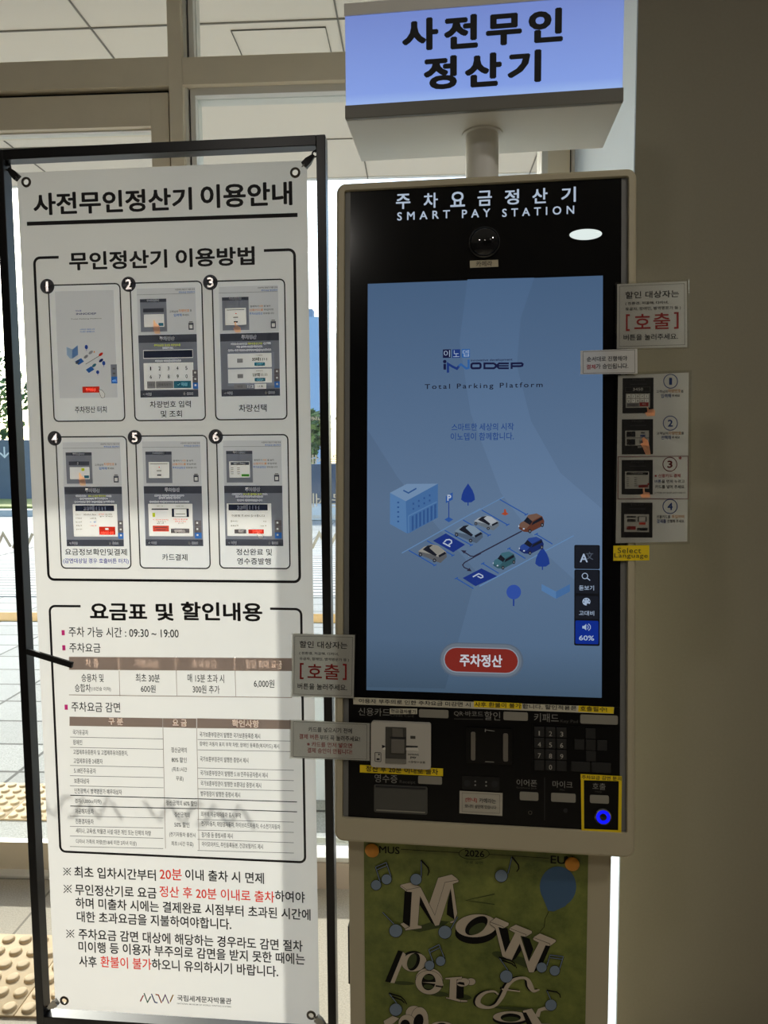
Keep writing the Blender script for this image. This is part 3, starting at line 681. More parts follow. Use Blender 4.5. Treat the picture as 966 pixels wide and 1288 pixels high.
org = printm('print_orange', (226, 150, 62)); teal = printm('print_teal', (62, 120, 140)); lime = printm('print_lime', (196, 206, 60)); limeg = unprinted('print_lime_reversed', (206, 212, 70), 5.0); lime2 = printm('print_green', (86, 160, 66)); keyg = printm('print_key', (238, 238, 238)); keyd = printm('print_key_dark', (150, 148, 150)); keyd2 = printm('print_key_deep', (116, 110, 112))
skin = unprinted('print_hand', (222, 176, 146), 2.6); red2 = printm('print_salmon', (222, 92, 76)); car_w = printm('print_car', (150, 150, 156))
CARDS = [((57, 357), (147, 355.5), (65, 529), (154.5, 529.5), (56.2, 358.9), [('주차정산 터치', .30, .75, .915, .05, ink)]),
 ((160.4, 354), (250.6, 352.6), (166.7, 528), (256.7, 528.6), (158.8, 356), [('차량번호 입력', .22, .80, .882, .05, ink), ('및 조회', .37, .67, .953, .05, ink)]),
 ((264.3, 351.7), (356.2, 350.2), (269.4, 527), (359.8, 527.5), (262.4, 353.6), [('차량선택', .33, .72, .917, .055, ink)]),
 ((67, 549.3), (155.2, 549), (73.8, 715.5), (161.7, 716.5), (65.4, 551.2), [('요금정보확인및결제', .06, .95, .874, .052, ink), ('(감면대상일 경우 호출버튼 터치)', .03, .97, .945, .045, blu)]),
 ((167.4, 548), (257.6, 547.8), (172.9, 715.5), (261.7, 716.5), (166.3, 550), [('카드결제', .32, .68, .916, .052, ink)]),
 ((270, 547), (360.5, 546.8), (274, 715.5), (363.5, 716.5), (269, 549), [('정산완료 및', .24, .75, .876, .05, ink), ('영수증발행', .25, .73, .946, .05, ink)])]
for i, c in enumerate(CARDS): card_draw(i+1, *c)
# fee panel
g = panel('fee_panel', (60.5, 765), (378, 766), (71.8, 1076.5), (382.2, 1085.5), (98, 338), 2.8)
g3 = g.at(C3); g3.T('요금표', 252, 418, 72, 50, ink, bold=0.03); g3.T('및', 443, 495, 72, 52, ink, bold=0.03); g3.T('할인내용', 517, 755, 71, 55, ink, bold=0.03)
for x, y in ((175, 132), (177, 176), (184, 349)): g3.R(x-4.5, y-7.5, x+4.5, y+7.5, mag)
g3.T('주차 가능 시간 : 09:30 ~ 19:00', 191, 510, 132, 30, ink); g3.T('주차요금', 193, 283, 176, 28, ink); g3.T('주차요금 감면', 199, 340, 349, 29, ink)
fee = g.b.build('fee_panel', ban, BM)
g = bg_(C3)
g.Y([(192, 202), (842, 206), (842, 244), (192, 240)], ink2, 0.0005)
for t, a, c_, y in (('차 종', 240, 278, 220), ('기본요금', 383, 452, 221), ('초과요금', 550, 622, 223), ('일일 최대 요금', 707, 812, 224)): g.T(t, a, c_, y, 24, inkh, 0.001, bold=0)
for x in (337, 503, 675): g.L([(x, 243), (x+2, 318)], 1.6, ink2); g.L([(x, 204), (x, 242)], 2, inkh, 0.0009)
g.L([(192, 313), (842, 321)], 2, ink2)
for t, a, c_, y, h_ in (('승용차 및', 228, 292, 264, 24), ('승합차', 209, 255, 293, 24), ('(15인승 이하)', 256, 313, 297, 14), ('최초 30분', 385, 455, 265, 25), ('600원', 400, 443, 296, 22), ('매 15분 초과 시', 536, 643, 266, 25), ('300원 추가', 551, 630, 298, 24), ('6,000원', 730, 790, 281, 25)): g.T(t, a, c_, y, h_, ink)
g.b.build('fee_table', fee, BM)
D1, D2 = (70, 890, 5.367), (200, 890, 5.367)
g = bg_(D1); h2 = g.at(D2)
g.Y([(76, 73), (706, 87), (706, 149), (76, 136)], ink2, 0.0005); g.Y([(708, 87), (936, 89), (936, 155), (708, 149)], ink2, 0.0005); h2.Y([(242, 87), (890, 97), (890, 158), (242, 155)], ink2, 0.0005)
g.T('구 분', 340, 437, 108, 46, inkh, .001, bold=0); g.T('요 금', 775, 870, 118, 46, inkh, .001, bold=0); h2.T('확인사항', 483, 665, 122, 48, inkh, .001, bold=0)
for a, c_, wd in ((212, 228, 3), (282, 298, 3), (405, 422, 3), (474, 491, 3), (543, 560, 3), (748, 765, 3), (818, 833, 3), (883, 903, 3), (955, 972, 3)): g.L([(80, a), (712, c_)], wd, ink2 if False else ink, 0.0004)
g.L([(82, 607), (930, 635)], 6, ink); g.L([(82, 680), (930, 702)], 6, ink)
for a, c_, wd in ((232, 240, 3), (302, 311, 3), (425, 438, 3), (497, 508, 3), (566, 578, 3), (775, 790, 3), (847, 860, 3), (910, 930, 3), (985, 1000, 3)): h2.L([(247, a), (903, c_)], wd, ink)
h2.L([(230, 634), (925, 653)], 6, ink); h2.L([(230, 700), (925, 720)], 6, ink)
g.L([(708, 150), (727, 972)], 3.5, ink2); g.L([(938, 155), (955, 980)], 3.5, ink2)
HH = 36
for t, a, c_, y in (('국가유공자', 98, 202, 180), ('장애인', 100, 162, 248), ('고엽제후유증환자 및 고엽제후유의증환자,', 102, 470, 319), ('고엽제후유증 2세환자', 104, 300, 376), ('5.18민주유공자', 107, 255, 441), ('보훈대상자', 108, 210, 510), ('인천광역시 병역명문가 예우대상자', 110, 430, 582), ('경차(1,000cc이하)', 113, 292, 650), ('저공해자동차', 116, 240, 717), ('친환경자동차', 118, 240, 785), ('세미나, 교육생, 박물관 시설 대관 개인 또는 단체의 차량', 120, 628, 858), ('다자녀 가족의 차량(만18세 미만 2자녀 이상)', 122, 530, 930), ('정산금액의', 765, 870, 303), ('80% 할인', 767, 870, 370), ('(최초1시간', 770, 872, 437), ('무료)', 798, 848, 500), ('정산금액의 60% 할인', 730, 940, 664), ('정산금액의', 787, 890, 742), ('50% 할인', 787, 890, 810), ('(전기자동차 충전시', 753, 930, 880), ('최초1시간 무료)', 767, 917, 942)): g.T(t, a, c_, y, HH, ink)
for t, a, c_, y in (('국가보훈부장관이 발행한 국가보훈등록증 제시', 260, 673, 202), ('장애인 자동차 표지 부착 차량, 장애인 등록증(복지카드) 제시', 260, 803, 270), ('국가보훈부장관이 발행한 증명서 제시', 263, 593, 368), ('국가보훈부장관이 발행한 5.18 민주유공자증서 제시', 265, 725, 465), ('국가보훈부장관이 발행한 보훈대상 증명서 제시', 267, 680, 535), ('병무청장이 발행한 증명서 제시', 268, 537, 603), ('외부에 저공해자동차 표시 부착', 270, 543, 742), ('전기자동차, 태양광자동차, 하이브리드자동차, 수소전기자동차', 273, 810, 813), ('참가증 등 증빙서류 제시', 275, 487, 882), ('아이모아카드, 주민등록등본, 건강보험카드 제시', 277, 693, 950)): h2.T(t, a, c_, y, HH, ink)
g.b.build('discount_table', fee, BM)
g = bg_(C4)
def star(x0, x1, yc):
    xm = (x0+x1)/2; r = (x1-x0)/2
    g.L([(xm-r, yc-r), (xm+r, yc+r)], 2.2, ink); g.L([(xm-r, yc+r), (xm+r, yc-r)], 2.2, ink, 0.00045)
    for dx, dy in ((0, -1), (0, 1), (-1, 0), (1, 0)): g.E(xm+dx*r*.75, yc+dy*r*.75, 1.9, 1.9, ink, n=10)
star(161, 181, 125); star(162, 183, 171); star(169, 190, 290)
for t, a, c_, y, m in (('최초 입차시간부터', 190, 406, 131, ink), ('20분', 416, 475, 133.5, red), ('이내 출차 시 면제', 484, 694, 139, ink), ('무인정산기로 요금', 192, 408, 178, ink), ('정산 후 20분 이내로 출차', 416, 722, 186, red), ('하여야', 723, 803, 192, ink), ('하며 미출차 시에는 결제완료 시점부터 초과된 시간에', 194, 818, 224, ink), ('대한 초과요금을 지불하여야합니다.', 197, 607, 255, ink), ('주차요금 감면 대상에 해당하는 경우라도 감면 절차', 202, 797, 307, ink), ('미이행 등 이용자 부주의로 감면을 받지 못한 때에는', 202, 803, 341, ink), ('사후', 203, 250, 364, ink), ('환불이 불가', 260, 395, 368, red), ('하오니 유의하시기 바랍니다.', 396, 732, 381, ink)): g.T(t, a, c_, y, 30, m, bold=0.022)
g.b.build('usage_notes', ban, BM)
g = bg_((165, 1245, 7.43))
for pts, rgb in ((((68, 140), (97, 82)), (190, 50, 44)), (((103, 62), (135, 148), (166, 92)), (74, 124, 104)), (((172, 68), (205, 148), (230, 152)), (88, 100, 170)), (((210, 74), (238, 80), (268, 155)), (214, 104, 50)), (((276, 140), (302, 78), (336, 160)), (110, 50, 130)), (((347, 145), (377, 78)), (222, 170, 80))): g.L(list(pts), 11, mat('logo_%d_%d_%d' % rgb, rgb, 0.7))
g.T('국립세계문자박물관', 415, 925, 122, 58, ink, bold=0.02); g.T('NATIONAL MUSEUM OF WORLD WRITING SYSTEMS', 415, 922, 174, 14, greyt)
g.b.build('museum_logo', ban, BM)

# ------------------------------------------------------------------ payment kiosk
KY, KT = -0.1192+YAW, 0.0822
KO = Vector((0.10641, 1.22462, 1.4-0.0555))
KM = frame(KO, KY, KT); kp = Pl(KM)
Kg = G(Bag(), kp)
ox0 = (Kg.P(426, 240)[0]+Kg.P(417.6, 1000)[0])/2; ox1 = (Kg.P(801, 300)[0]+Kg.P(798.6, 1050)[0])/2
oz1 = Kg.P(600, 222)[1]; oz0 = Kg.P(608, 1068.5)[1]
ix0 = (Kg.P(435.5, 300)[0]+Kg.P(428.5, 1000)[0])/2; ix1 = (Kg.P(791, 300)[0]+Kg.P(788, 1030)[0])/2
iz1 = Kg.P(612, 231.5)[1]; iz0 = Kg.P(608, 1037.5)[1]
px0 = (Kg.P(442.3, 300)[0]+Kg.P(436.4, 1000)[0])/2; px1 = (Kg.P(783, 240)[0]+Kg.P(778.6, 900)[0])/2
kz = 0.0
KR = frame((KO.x+0.03, KO.y+0.05, 0), KY)
kio = thing('payment_kiosk', 'tall white parking payment kiosk with a black glass front on a pedestal', 'payment kiosk', KR)
ivory = mat('ivory_powder_coat', (196, 186, 158), 0.5, noise=0.02, nscale=20)
blackp = mat('black_glass_panel', (12, 12, 14), 0.12, spec=0.35); blackm = mat('black_matte', (10, 10, 11), 0.3, spec=.3)
greys = mat('grey_strip', (120, 120, 118), 0.5)
def rl(x0, z0, x1, z1, r, y): return [(p[0], y, p[1]) for p in rr(x0, z0, x1, z1, r)]
b = Bag()
b.loft([rl(ox0+.004, oz0+.004, ox1-.004, oz1-.004, .014, .125), rl(ox0, oz0, ox1, oz1, .016, .118), rl(ox0, oz0, ox1, oz1, .016, .003), rl(ox0+.0025, oz0+.0025, ox1-.0025, oz1-.0025, .014, -.003), rl(ox0+.006, oz0+.006, ox1-.006, oz1-.006, .012, -.005), rl(ix0, iz0, ix1, iz1, .005, -.005), rl(ix0+.001, iz0+.001, ix1-.001, iz1-.001, .004, .004)], ivory, True, True)
b.build('housing', kio, KM)
b = Bag(); b.box(ix0+.0015, .0005, iz0+.0015, px0, .0035, iz1-.0015, greys); b.box(px1, .0005, iz0+.0015, ix1-.0015, .0035, iz1-.0015, greys); b.build('side_strip', kio, KM)
zsplit = Kg.P(608, 884)[1]
b = Bag(); b.box(px0, .0003, zsplit, px1, .0036, iz1-.0015, blackp); fp = b.build('front_glass', kio, KM)
b = Bag(); b.box(px0, .0003, iz0+.0015, px1, .0036, zsplit-.0008, blackm); lp = b.build('lower_panel', kio, KM)
scW, scH = .3985, .7084
# screen with its picture
def screen_mat(k=1.0, nm='screen_glow'):
    m = bpy.data.materials.new(nm); m.use_nodes = True; N = m.node_tree.nodes; L = m.node_tree.links
    bs = N['Principled BSDF']; bs.inputs['Base Color'].default_value = (.005, .005, .006, 1); bs.inputs['Roughness'].default_value = .08; bs.inputs['Specular IOR Level'].default_value = .3
    tc = N.new('ShaderNodeTexCoord'); sp = N.new('ShaderNodeSeparateXYZ'); cr = N.new('ShaderNodeValToRGB')
    L.new(tc.outputs['Generated'], sp.inputs[0]); L.new(sp.outputs['Z'], cr.inputs[0])
    e = cr.color_ramp.elements; e[0].position = 0; SC = [tuple(v*k for v in c) for c in SCR]; e[0].position = 0; e[0].color = lin(SC[0]); e[1].position = 1; e[1].color = lin(SC[3])
    for p, c in ((.12, SC[1]), (.45, SC[2])): q = e.new(p); q.color = lin(c)
    L.new(cr.outputs[0], bs.inputs['Emission Color']); bs.inputs['Emission Strength'].default_value = 1
    return m
SCR = [(64, 84, 104), (80, 103, 130), (90, 113, 142), (68, 92, 122)]
b = Bag(); b.box(-scW/2, -.0004, -scH/2, scW/2, .0, scH/2, screen_mat()); scr = b.build('screen', kio, KM)
def e_(n, c): return emit('screen_'+n, tuple(v*.86 for v in c))
SE = lambda k: KM
g = G(Bag(), kp, (420, 480, 2.683)); H0 = .0006
# soft swoops of the wallpaper
g.Y([(430, 0), (640, 0), (680, 110), (760, 220), (860, 300), (903, 330), (903, 200), (800, 90), (720, 0), (430, 0)], e_('swoop', (118, 146, 184)), H0) if False else None
sw = e_('swoop', (116, 144, 182)); sw2 = screen_mat(1.055, 'screen_swoop_pale')
gf = G(g.b, kp)
gf.Y([(588, 351.6), (672, 349.4), (655, 400), (650, 460), (668, 530), (705, 595), (757, 640), (756.5, 760), (690, 700), (630, 620), (592, 520), (578, 430)], sw2, H0)
gf.Y([(462, 540), (500, 600), (548, 660), (600, 720), (560, 866), (461, 864)], screen_mat(.945, 'screen_swoop_deep'), H0)
g.b.build('wallpaper', scr, KM)
# logo
nv, nv2, cy, dk = e_('navy', (22, 26, 66)), e_('royal', (30, 58, 130)), e_('azure', (52, 104, 174)), e_('ink', (26, 30, 50))
g = G(Bag(), kp, (540, 430, 6.9)); h = .0009
for (x0, y0, x1, y1), m, t in (((118, 66, 187, 140), nv, '이'), ((199, 66, 268, 140), nv2, '노'), ((282, 63, 352, 137), cy, '뎁')): g.R(x0, y0, x1, y1, m, h); g.T(t, x0+8, x1-8, (y0+y1)/2, 58, e_('pale', (176, 196, 224)), h+.0002, bold=.01)
g.E(134, 172, 15, 15, nv, h); g.L([(134, 192), (134, 242)], 22, nv, h)
g.L([(162, 268), (162, 192), (200, 215), (240, 234), (262, 205)], 20, nv2, h); g.L([(255, 212), (275, 196), (320, 232), (341, 228), (341, 155)], 18, cy, h+.0001)
g.T('innovative development', 360, 722, 160, 26, nv, h)
g.O(365, 188, 445, 230, 18, nv, h, 14)
g.L([(478, 188), (560, 188), (577, 200), (577, 218), (560, 230), (478, 230)], 17, nv, h, True)
g.L([(690, 188), (605, 188), (594, 198), (594, 220), (605, 230), (690, 230)], 16, nv, h); g.L([(596, 209), (688, 209)], 13, nv, h)
g.L([(714, 236), (714, 188), (800, 186), (810, 194), (806, 208), (790, 212), (716, 212)], 17, nv, h)
g.b.build('logo', scr, KM); g = G(Bag(), kp, (420, 200, 2.415)); g.T('Total Parking Platform', 276, 634, 691, 20, dk, h, sp=1.35)
g.b.build('tagline', scr, KM); g = G(Bag(), kp, (420, 480, 2.683)); g.T('스마트한 세상의 시작', 397, 607, 153, 25, e_('blue', (34, 72, 142)), h); g.T('이노뎁이 함께합니다.', 394, 607, 185, 26, e_('blue', (34, 72, 142)), h)
g.b.build('slogan', scr, KM)
# parking illustration
a = G(Bag(), kp, (485, 600, 8.05)); c = a.at((595, 600, 7.43)); h = .0008
lb, mb, db, pb = e_('b_light', (92, 136, 188)), e_('b_mid', (74, 118, 174)), e_('b_dark', (52, 92, 152)), e_('b_roof', (124, 156, 194))
a.Y([(45, 160), (215, 70), (530, 68), (205, 245)], pb, h); a.Y([(45, 160), (205, 245), (215, 570), (45, 475)], lb, h+.0001); a.Y([(205, 245), (530, 68), (530, 410), (245, 565), (215, 570)], mb, h+.0001)
a.L([(180, 135), (232, 162), (312, 115)], 14, db, h+.0002); a.L([(232, 395), (520, 250)], 12, lb, h+.0003); a.L([(232, 395), (235, 565)], 10, lb, h+.0003)
for i in range(7): x = 265+38*i; a.Y([(x, 400-i*20), (x+20, 390-i*20), (x+20, 535-i*20), (x, 545-i*20)], db, h+.0003)
for i in range(4):
    x = 282+55*i; y = 270-i*28
    for k in range(2): a.R(x-8, y+k*52-10, x+8, y+k*52+10, db, h+.0003)
for k in range(5): a.R(118, 250+48*k, 138, 266+48*k, db, h+.0003)
ln = e_('line', (46, 92, 172)); st = e_('sky_line', (108, 148, 196)); tb = e_('tree', (32, 64, 150)); tb2 = e_('tree_pale', (52, 86, 176)); wt = e_('white', (196, 210, 230))
a.Y([(610, 195), (680, 155), (680, 228), (610, 265)], ln, h); a.T('P', 625, 665, 210, 62, wt, h+.0003, bold=.03); a.L([(640, 250), (640, 420)], 9, tb, h); a.Y([(595, 430), (640, 405), (685, 430), (640, 458)], ln, h)
def fir(q, x, y0, y1, w_): q.Y([(x, y0), (x+w_*.32, y0+(y1-y0)*.35), (x+w_*.45, y0+(y1-y0)*.6), (x+w_*.5, y0+(y1-y0)*.85), (x+w_*.25, y1-2), (x, y1), (x-w_*.25, y1-2), (x-w_*.5, y0+(y1-y0)*.85), (x-w_*.45, y0+(y1-y0)*.6), (x-w_*.32, y0+(y1-y0)*.35)], tb, h+.0004); q.L([(x, y1-4), (x, y1+(y1-y0)*.16)], w_*.08, tb, h+.0003)
fir(a, 835, 65, 258, 140); fir(c, 648, 655, 838, 135)
c.E(380, 1074, 68, 68, tb2, h+.0004); c.L([(379, 1130), (379, 1205)], 14, tb, h+.0003)
c.Y([(640, 1000), (775, 1070), (775, 1138), (640, 1060)], lb, h); c.Y([(775, 1070), (905, 1000), (905, 1070), (775, 1138)], mb, h)
a.L([(165, 770), (960, 320)], 10, st, h); c.L([(0, 340), (290, 185)], 8, st, h); c.L([(60, 1020), (940, 548)], 10, st, h)
for q, p in ((a, [(235, 742), (500, 895)]), (a, [(420, 645), (685, 795)]), (a, [(600, 540), (870, 690)]), (a, [(785, 435), (966, 540)]), (c, [(0, 455), (150, 545)]), (c, [(80, 308), (325, 448)]), (c, [(250, 210), (500, 352)]), (c, [(590, 535), (742, 626)]), (c, [(335, 668), (490, 762)]), (c, [(90, 808), (240, 900)]), (a, [(715, 1025), (890, 1130)])): q.L(p, 11 if q is a else 10, ln, h+.0002)
for q, x, y in ((a, 500, 893), (a, 682, 794), (a, 868, 690), (c, 150, 545), (c, 323, 447), (c, 498, 350), (c, 590, 533), (c, 335, 667), (c, 90, 807), (a, 717, 1024)): q.L([(x-16, y+8), (x+16, y-8)], 10, ln, h+.0002)
pbm = e_('bay', (28, 54, 138)); a.Y([(610, 570), (805, 685), (685, 762), (480, 645)], pbm, h+.0002)
p1 = a.at((540, 665, 16.1)); p1.L([(275, 285), (425, 362)], 26, wt, h+.0004); p1.L([(300, 272), (345, 225), (405, 218), (448, 240), (452, 285), (395, 325)], 24, wt, h+.0004)
c.Y([(-45, 950), (90, 845), (205, 912), (20, 1018)], pbm, h+.0002) if False else a.Y([(780, 1022), (970, 925), (1130, 1003), (910, 1105)], pbm, h+.0002)
p1 = a.at((575, 705, 16.1)); p1.L([(318, 330), (440, 264)], 26, wt, h+.0004); p1.L([(436, 264), (515, 305), (522, 335), (480, 352), (412, 318)], 22, wt, h+.0004)
ar = e_('arrow', (44, 42, 66)); c.L([(455, 505), (10, 740)], 12, ar, h+.0003); a.L([(966, 772), (905, 805), (860, 800), (790, 755)], 11, ar, h+.0003); a.Y([(762, 740), (820, 745), (795, 775)], ar, h+.0003)
a.L([(905, 805), (800, 865), (780, 890), (795, 915), (850, 940)], 11, ar, h+.0003); a.Y([(872, 955), (850, 920), (820, 950)], ar, h+.0003)
def car(q, x, y, w_, hh, body, side, roof, flip):
    s = -1 if flip else 1
    P = lambda u, v: (x+s*u*w_, y+v*hh)
    q.Y([P(-.5, -.12), P(-.3, -.35), P(-.05, -.5), P(.2, -.42), P(.48, -.1), P(.5, .18), P(.28, .5), P(.05, .38), P(-.45, .05)], side, h+.0004)
    q.Y([P(-.5, -.12), P(-.3, -.36), P(-.02, -.5), P(.2, -.42), P(.48, -.08), P(.22, .18), P(-.08, .02)], body, h+.0005)
    q.Y([P(-.34, -.22), P(-.18, -.42), P(.02, -.48), P(-.1, -.3), P(.16, .06), P(.10, .14), P(-.1, -.02)], e_('car_glass', (26, 30, 42)), h+.0006)
    q.Y([P(-.1, -.32), P(.02, -.47), P(.2, -.40), P(.40, -.12), P(.18, .04)], roof, h+.0007)
    q.Y([P(.2, .1), P(.43, -.1), P(.48, .0), P(.24, .2)], e_('car_glass', (26, 30, 42)), h+.0007)
    for u, v in ((-.42, .05), (.07, .36)): q.E(*P(u, v), .06*w_, .10*hh, e_('tyre', (30, 32, 40)), h+.0008); q.E(*P(u, v), .03*w_, .05*hh, e_('rim', (120, 126, 136)), h+.0009)
car(a, 475, 775, 290, 190, e_('car_a', (158, 156, 150)), e_('car_a2', (98, 100, 104)), e_('car_a3', (150, 148, 140)), False)
car(a, 840, 575, 290, 190, e_('car_b', (124, 148, 170)), e_('car_b2', (84, 102, 124)), e_('car_b3', (136, 158, 178)), False)
car(c, 125, 430, 235, 140, e_('car_c', (168, 178, 188)), e_('car_c2', (110, 122, 134)), e_('car_c3', (180, 188, 196)), False)
def car2(q, x, y, w_, hh, body, side):
    P = lambda u, v: (x+u*w_, y+v*hh)
    q.Y([P(-.5, .15), P(-.42, -.02), P(-.28, -.12), P(-.12, -.42), P(.2, -.5), P(.42, -.35), P(.5, -.1), P(.48, .12), P(-.05, .48), P(-.3, .45), P(-.48, .3)], side, h+.0004)
    q.Y([P(-.5, .15), P(-.42, -.02), P(-.28, -.12), P(-.12, -.42), P(.2, -.5), P(.40, -.36), P(.02, -.1), P(-.08, .12), P(-.2, .3), P(-.45, .22)], body, h+.0005)
    q.Y([P(-.3, -.1), P(-.16, -.32), P(.04, -.08), P(-.06, .1)], e_('car_glass', (26, 30, 42)), h+.0006); q.Y([P(.06, -.06), P(.40, -.32), P(.44, -.18), P(.0, .12)], e_('car_glass', (26, 30, 42)), h+.0006)
    for u, v in ((-.06, .42), (.42, .1)): q.E(*P(u, v), .06*w_, .11*hh, e_('tyre', (30, 32, 40)), h+.0008); q.E(*P(u, v), .03*w_, .055*hh, e_('rim', (120, 126, 136)), h+.0009)
    q.E(*P(-.3, .3), .04*w_, .04*hh, wt, h+.0008); q.E(*P(-.49, .16), .02*w_, .05*hh, wt, h+.0008)
car2(c, 545, 430, 240, 180, e_('car_d', (122, 92, 78)), e_('car_d2', (104, 60, 46)))
car2(c, 545, 640, 230, 165, e_('car_e', (44, 74, 152)), e_('car_e2', (26, 44, 106)))
car2(c, 292, 778, 212, 165, e_('car_f', (66, 112, 128)), e_('car_f2', (52, 92, 104)))
c.Y([(262, 345), (288, 330), (290, 300), (305, 300), (312, 330), (332, 345), (300, 360)], e_('cone', (176, 78, 52)), h+.0004)
a.b.build('parking_illustration', scr, KM)
# on-screen buttons
g = G(Bag(), kp, (710, 680, 9.2)); h = .001
bk, bk2, bb_ = e_('btn', (24, 28, 38)), e_('btn_edge', (14, 16, 22)), e_('btn_blue', (10, 46, 150))
for y0, y1 in ((50, 328), (335, 1215)): g.R(112, y0, 408, y1, bk2, h, 18)
for y0, y1, m in ((55, 320, bk), (345, 610, bk), (640, 905, bk), (925, 1195, bb_)): g.R(125, y0, 392, y1, m, h+.0002, 14)
pw = e_('pale', (176, 196, 224)); pg = e_('pale_dim', (84, 94, 110)); H1 = h+.0005
g.T('A', 176, 268, 200, 100, pw, H1, bold=.02); g.T('文', 245, 332, 175, 92, pg, H1)
g.L([(235+32*math.cos(t), 408+32*math.sin(t)) for t in [i*.3142 for i in range(20)]], 9, pw, H1, True); g.L([(258, 430), (295, 460)], 11, pw, H1); g.T('돋보기', 166, 340, 546, 58, pw, H1)
g.E(252, 705, 46, 44, pw, H1); g.E(270, 738, 16, 13, bk, H1+.0002)
for x, y in ((222, 710), (235, 682), (262, 680), (285, 700)): g.E(x, y, 6, 8, bk, H1+.0002)
g.T('고대비', 166, 342, 838, 56, pw, H1); g.Y([(205, 985), (225, 985), (250, 962), (250, 1036), (225, 1015), (205, 1015)], pw, H1)
g.L([(264, 975), (275, 1000), (264, 1025)], 8, pw, H1); g.L([(275, 960), (298, 985), (298, 1015), (275, 1040)], 8, pw, H1); g.T('60%', 166, 342, 1125, 58, pw, H1, bold=.02)
g.b.build('side_buttons', scr, KM)
g = G(Bag(), kp, (420, 660, 2.542)); g.R(338, 378, 606, 488, e_('pill_shadow', (92, 108, 128)), h, 54); g.R(342, 381, 600, 483, e_('pill_grey', (112, 124, 138)), h+.0002, 50); g.R(351, 392, 591, 474, e_('pill_rim', (150, 160, 174)), h+.0004, 40); g.R(354, 395, 588, 471, e_('pill_red', (134, 42, 34)), h+.0006, 38)
g.T('주차정산', 402, 538, 434, 40, e_('pill_text', (214, 218, 226)), h+.0009, bold=.03); g.b.build('pay_button', scr, KM)
# header lettering, dome camera, lamp
g = G(Bag(), kp, (480, 220, 3.22)); lit = emit('lit_letters', (190, 206, 226), .75)
for ch, x0, x1, yc in (('주', 58, 117, 108), ('차', 170, 228, 104), ('요', 278, 338, 99), ('금', 388, 447, 95), ('정', 498, 557, 90), ('산', 610, 672, 85), ('기', 727, 787, 80)): g.T(ch, x0, x1, yc, 62, lit, .0006, bold=.022)
g.b.build('korean_heading', kio, KM); g = G(Bag(), kp, (480, 220, 3.22))
for t, x0, x1, yc in (('SMART', 63, 277, 164), ('PAY', 325, 440, 156), ('STATION', 488, 780, 148)): g.T(t, x0, x1, yc, 34, lit, .0006, bold=.018, sp=1.75)
g.b.build('english_heading', kio, KM)
cx_, cz_ = g.P(416, 275); r = 63*g.k(416, 275)
b = Bag(); b.lathe((cx_, 0, cz_), [(r, -.0005), (r, -.004), (r*.95, -.005), (r*.93, -.003)], mat('dome_rim', (96, 96, 96), .3, .8), 36, 'y', False)
dc = b.build('camera_dome', kio, KM)
b = Bag(); b.lathe((cx_, -.003, cz_), [(r*.93*math.cos(t), -r*.45*math.sin(t)) for t in [i*math.pi/16 for i in range(8)]], mat('dome_smoke', (30, 30, 32), .05, spec=.6), 32); b.build('dome_glass', dc, KM)
b = Bag(); b.lathe((cx_+.004, -.003-r*.36, cz_-.002), [(.007, .004), (.007, -.004), (.005, -.005)], mat('lens', (8, 8, 10), .1), 20); b.build('lens', dc, KM)
b = Bag(); q = [g.P(x, y) for x, y in ((357, 348), (472, 344), (473, 372), (358, 377))]; b.prism([(p[0], p[1]) for p in q], -.0008, 0, mat('label_cream', (196, 186, 158), .7))
gg = G(b, kp, (480, 220, 3.22)); gg.T('카메라', 383, 448, 360, 22, ink, .0011); tag(b.build('camera_label', None, KM), 'small cream camera label under the round camera dome on the kiosk', 'label')
cx_, cz_ = g.P(826, 242); k = g.k(826, 242); b = Bag(); b.lathe((0, 0, 0), [(1, 0), (1, -.002), (.9, -.004), (.5, -.0055), (.1, -.006)], emit('lamp_white', (228, 240, 236), .95), 36)
b.v = [(cx_+v[0]*66*k, v[1]+.0002, cz_+v[2]*22*k) for v in b.v]; b.build('status_lamp', kio, KM)
b = Bag(); b.lathe((0, 0, 0), [(1.07, 0), (1.07, -.0015), (1, -.0015)], blackm, 36, 'y', False); b.v = [(cx_+v[0]*66*k, v[1]+.0002, cz_+v[2]*22*k*1.06) for v in b.v]; b.build('lamp_bezel', kio, KM)
# lower panel modules
L1, L2, L3, KPc, CA, MI, SP = (440, 870, 5.367), (600, 870, 5.084), (440, 960, 4.83), (560, 860, 3.715), (720, 960, 12.075), (640, 960, 10.733), (560, 960, 9.66)
lab = mat('label_print_grey', (150, 148, 142), .6); lab2 = mat('label_print_dim', (86, 84, 80), .6); plate = mat('blank_plate', (150, 146, 134), .5); grp = mat('reader_grey', (200, 195, 184), .5); dkrec = mat('reader_recess', (70, 68, 62), .5)
h = .0004
def lettering(*items):
    g = G(Bag(), kp)
    for c_, t, x0, x1, yc, hh, m in items: g.at(c_).T(t, x0, x1, yc, hh, m, h, bold=0)
    return g
g = lettering((L1, '신용카드', 58, 270, 137, 52, lab), (L1, 'Credit Card', 275, 430, 161, 18, lab2)); g.b.build('card_heading', kio, KM)
g = lettering((L1, 'QR·바코드', 703, 900, 149, 38, lab), (KPc, '할인', 183, 257, 150, 40, lab)); g.at(L1).L([(703, 183), (900, 187)], 4, lab2, h); g.b.build('barcode_heading', kio, KM)
lettering((KPc, '키패드', 415, 530, 159, 40, lab), (KPc, 'Key Pad', 538, 620, 177, 18, lab2)).b.build('keypad_heading', kio, KM)
lettering((L3, '영수증', 150, 290, 93, 50, lab), (L3, 'Receipt', 303, 398, 116, 24, lab2)).b.build('receipt_heading', kio, KM)
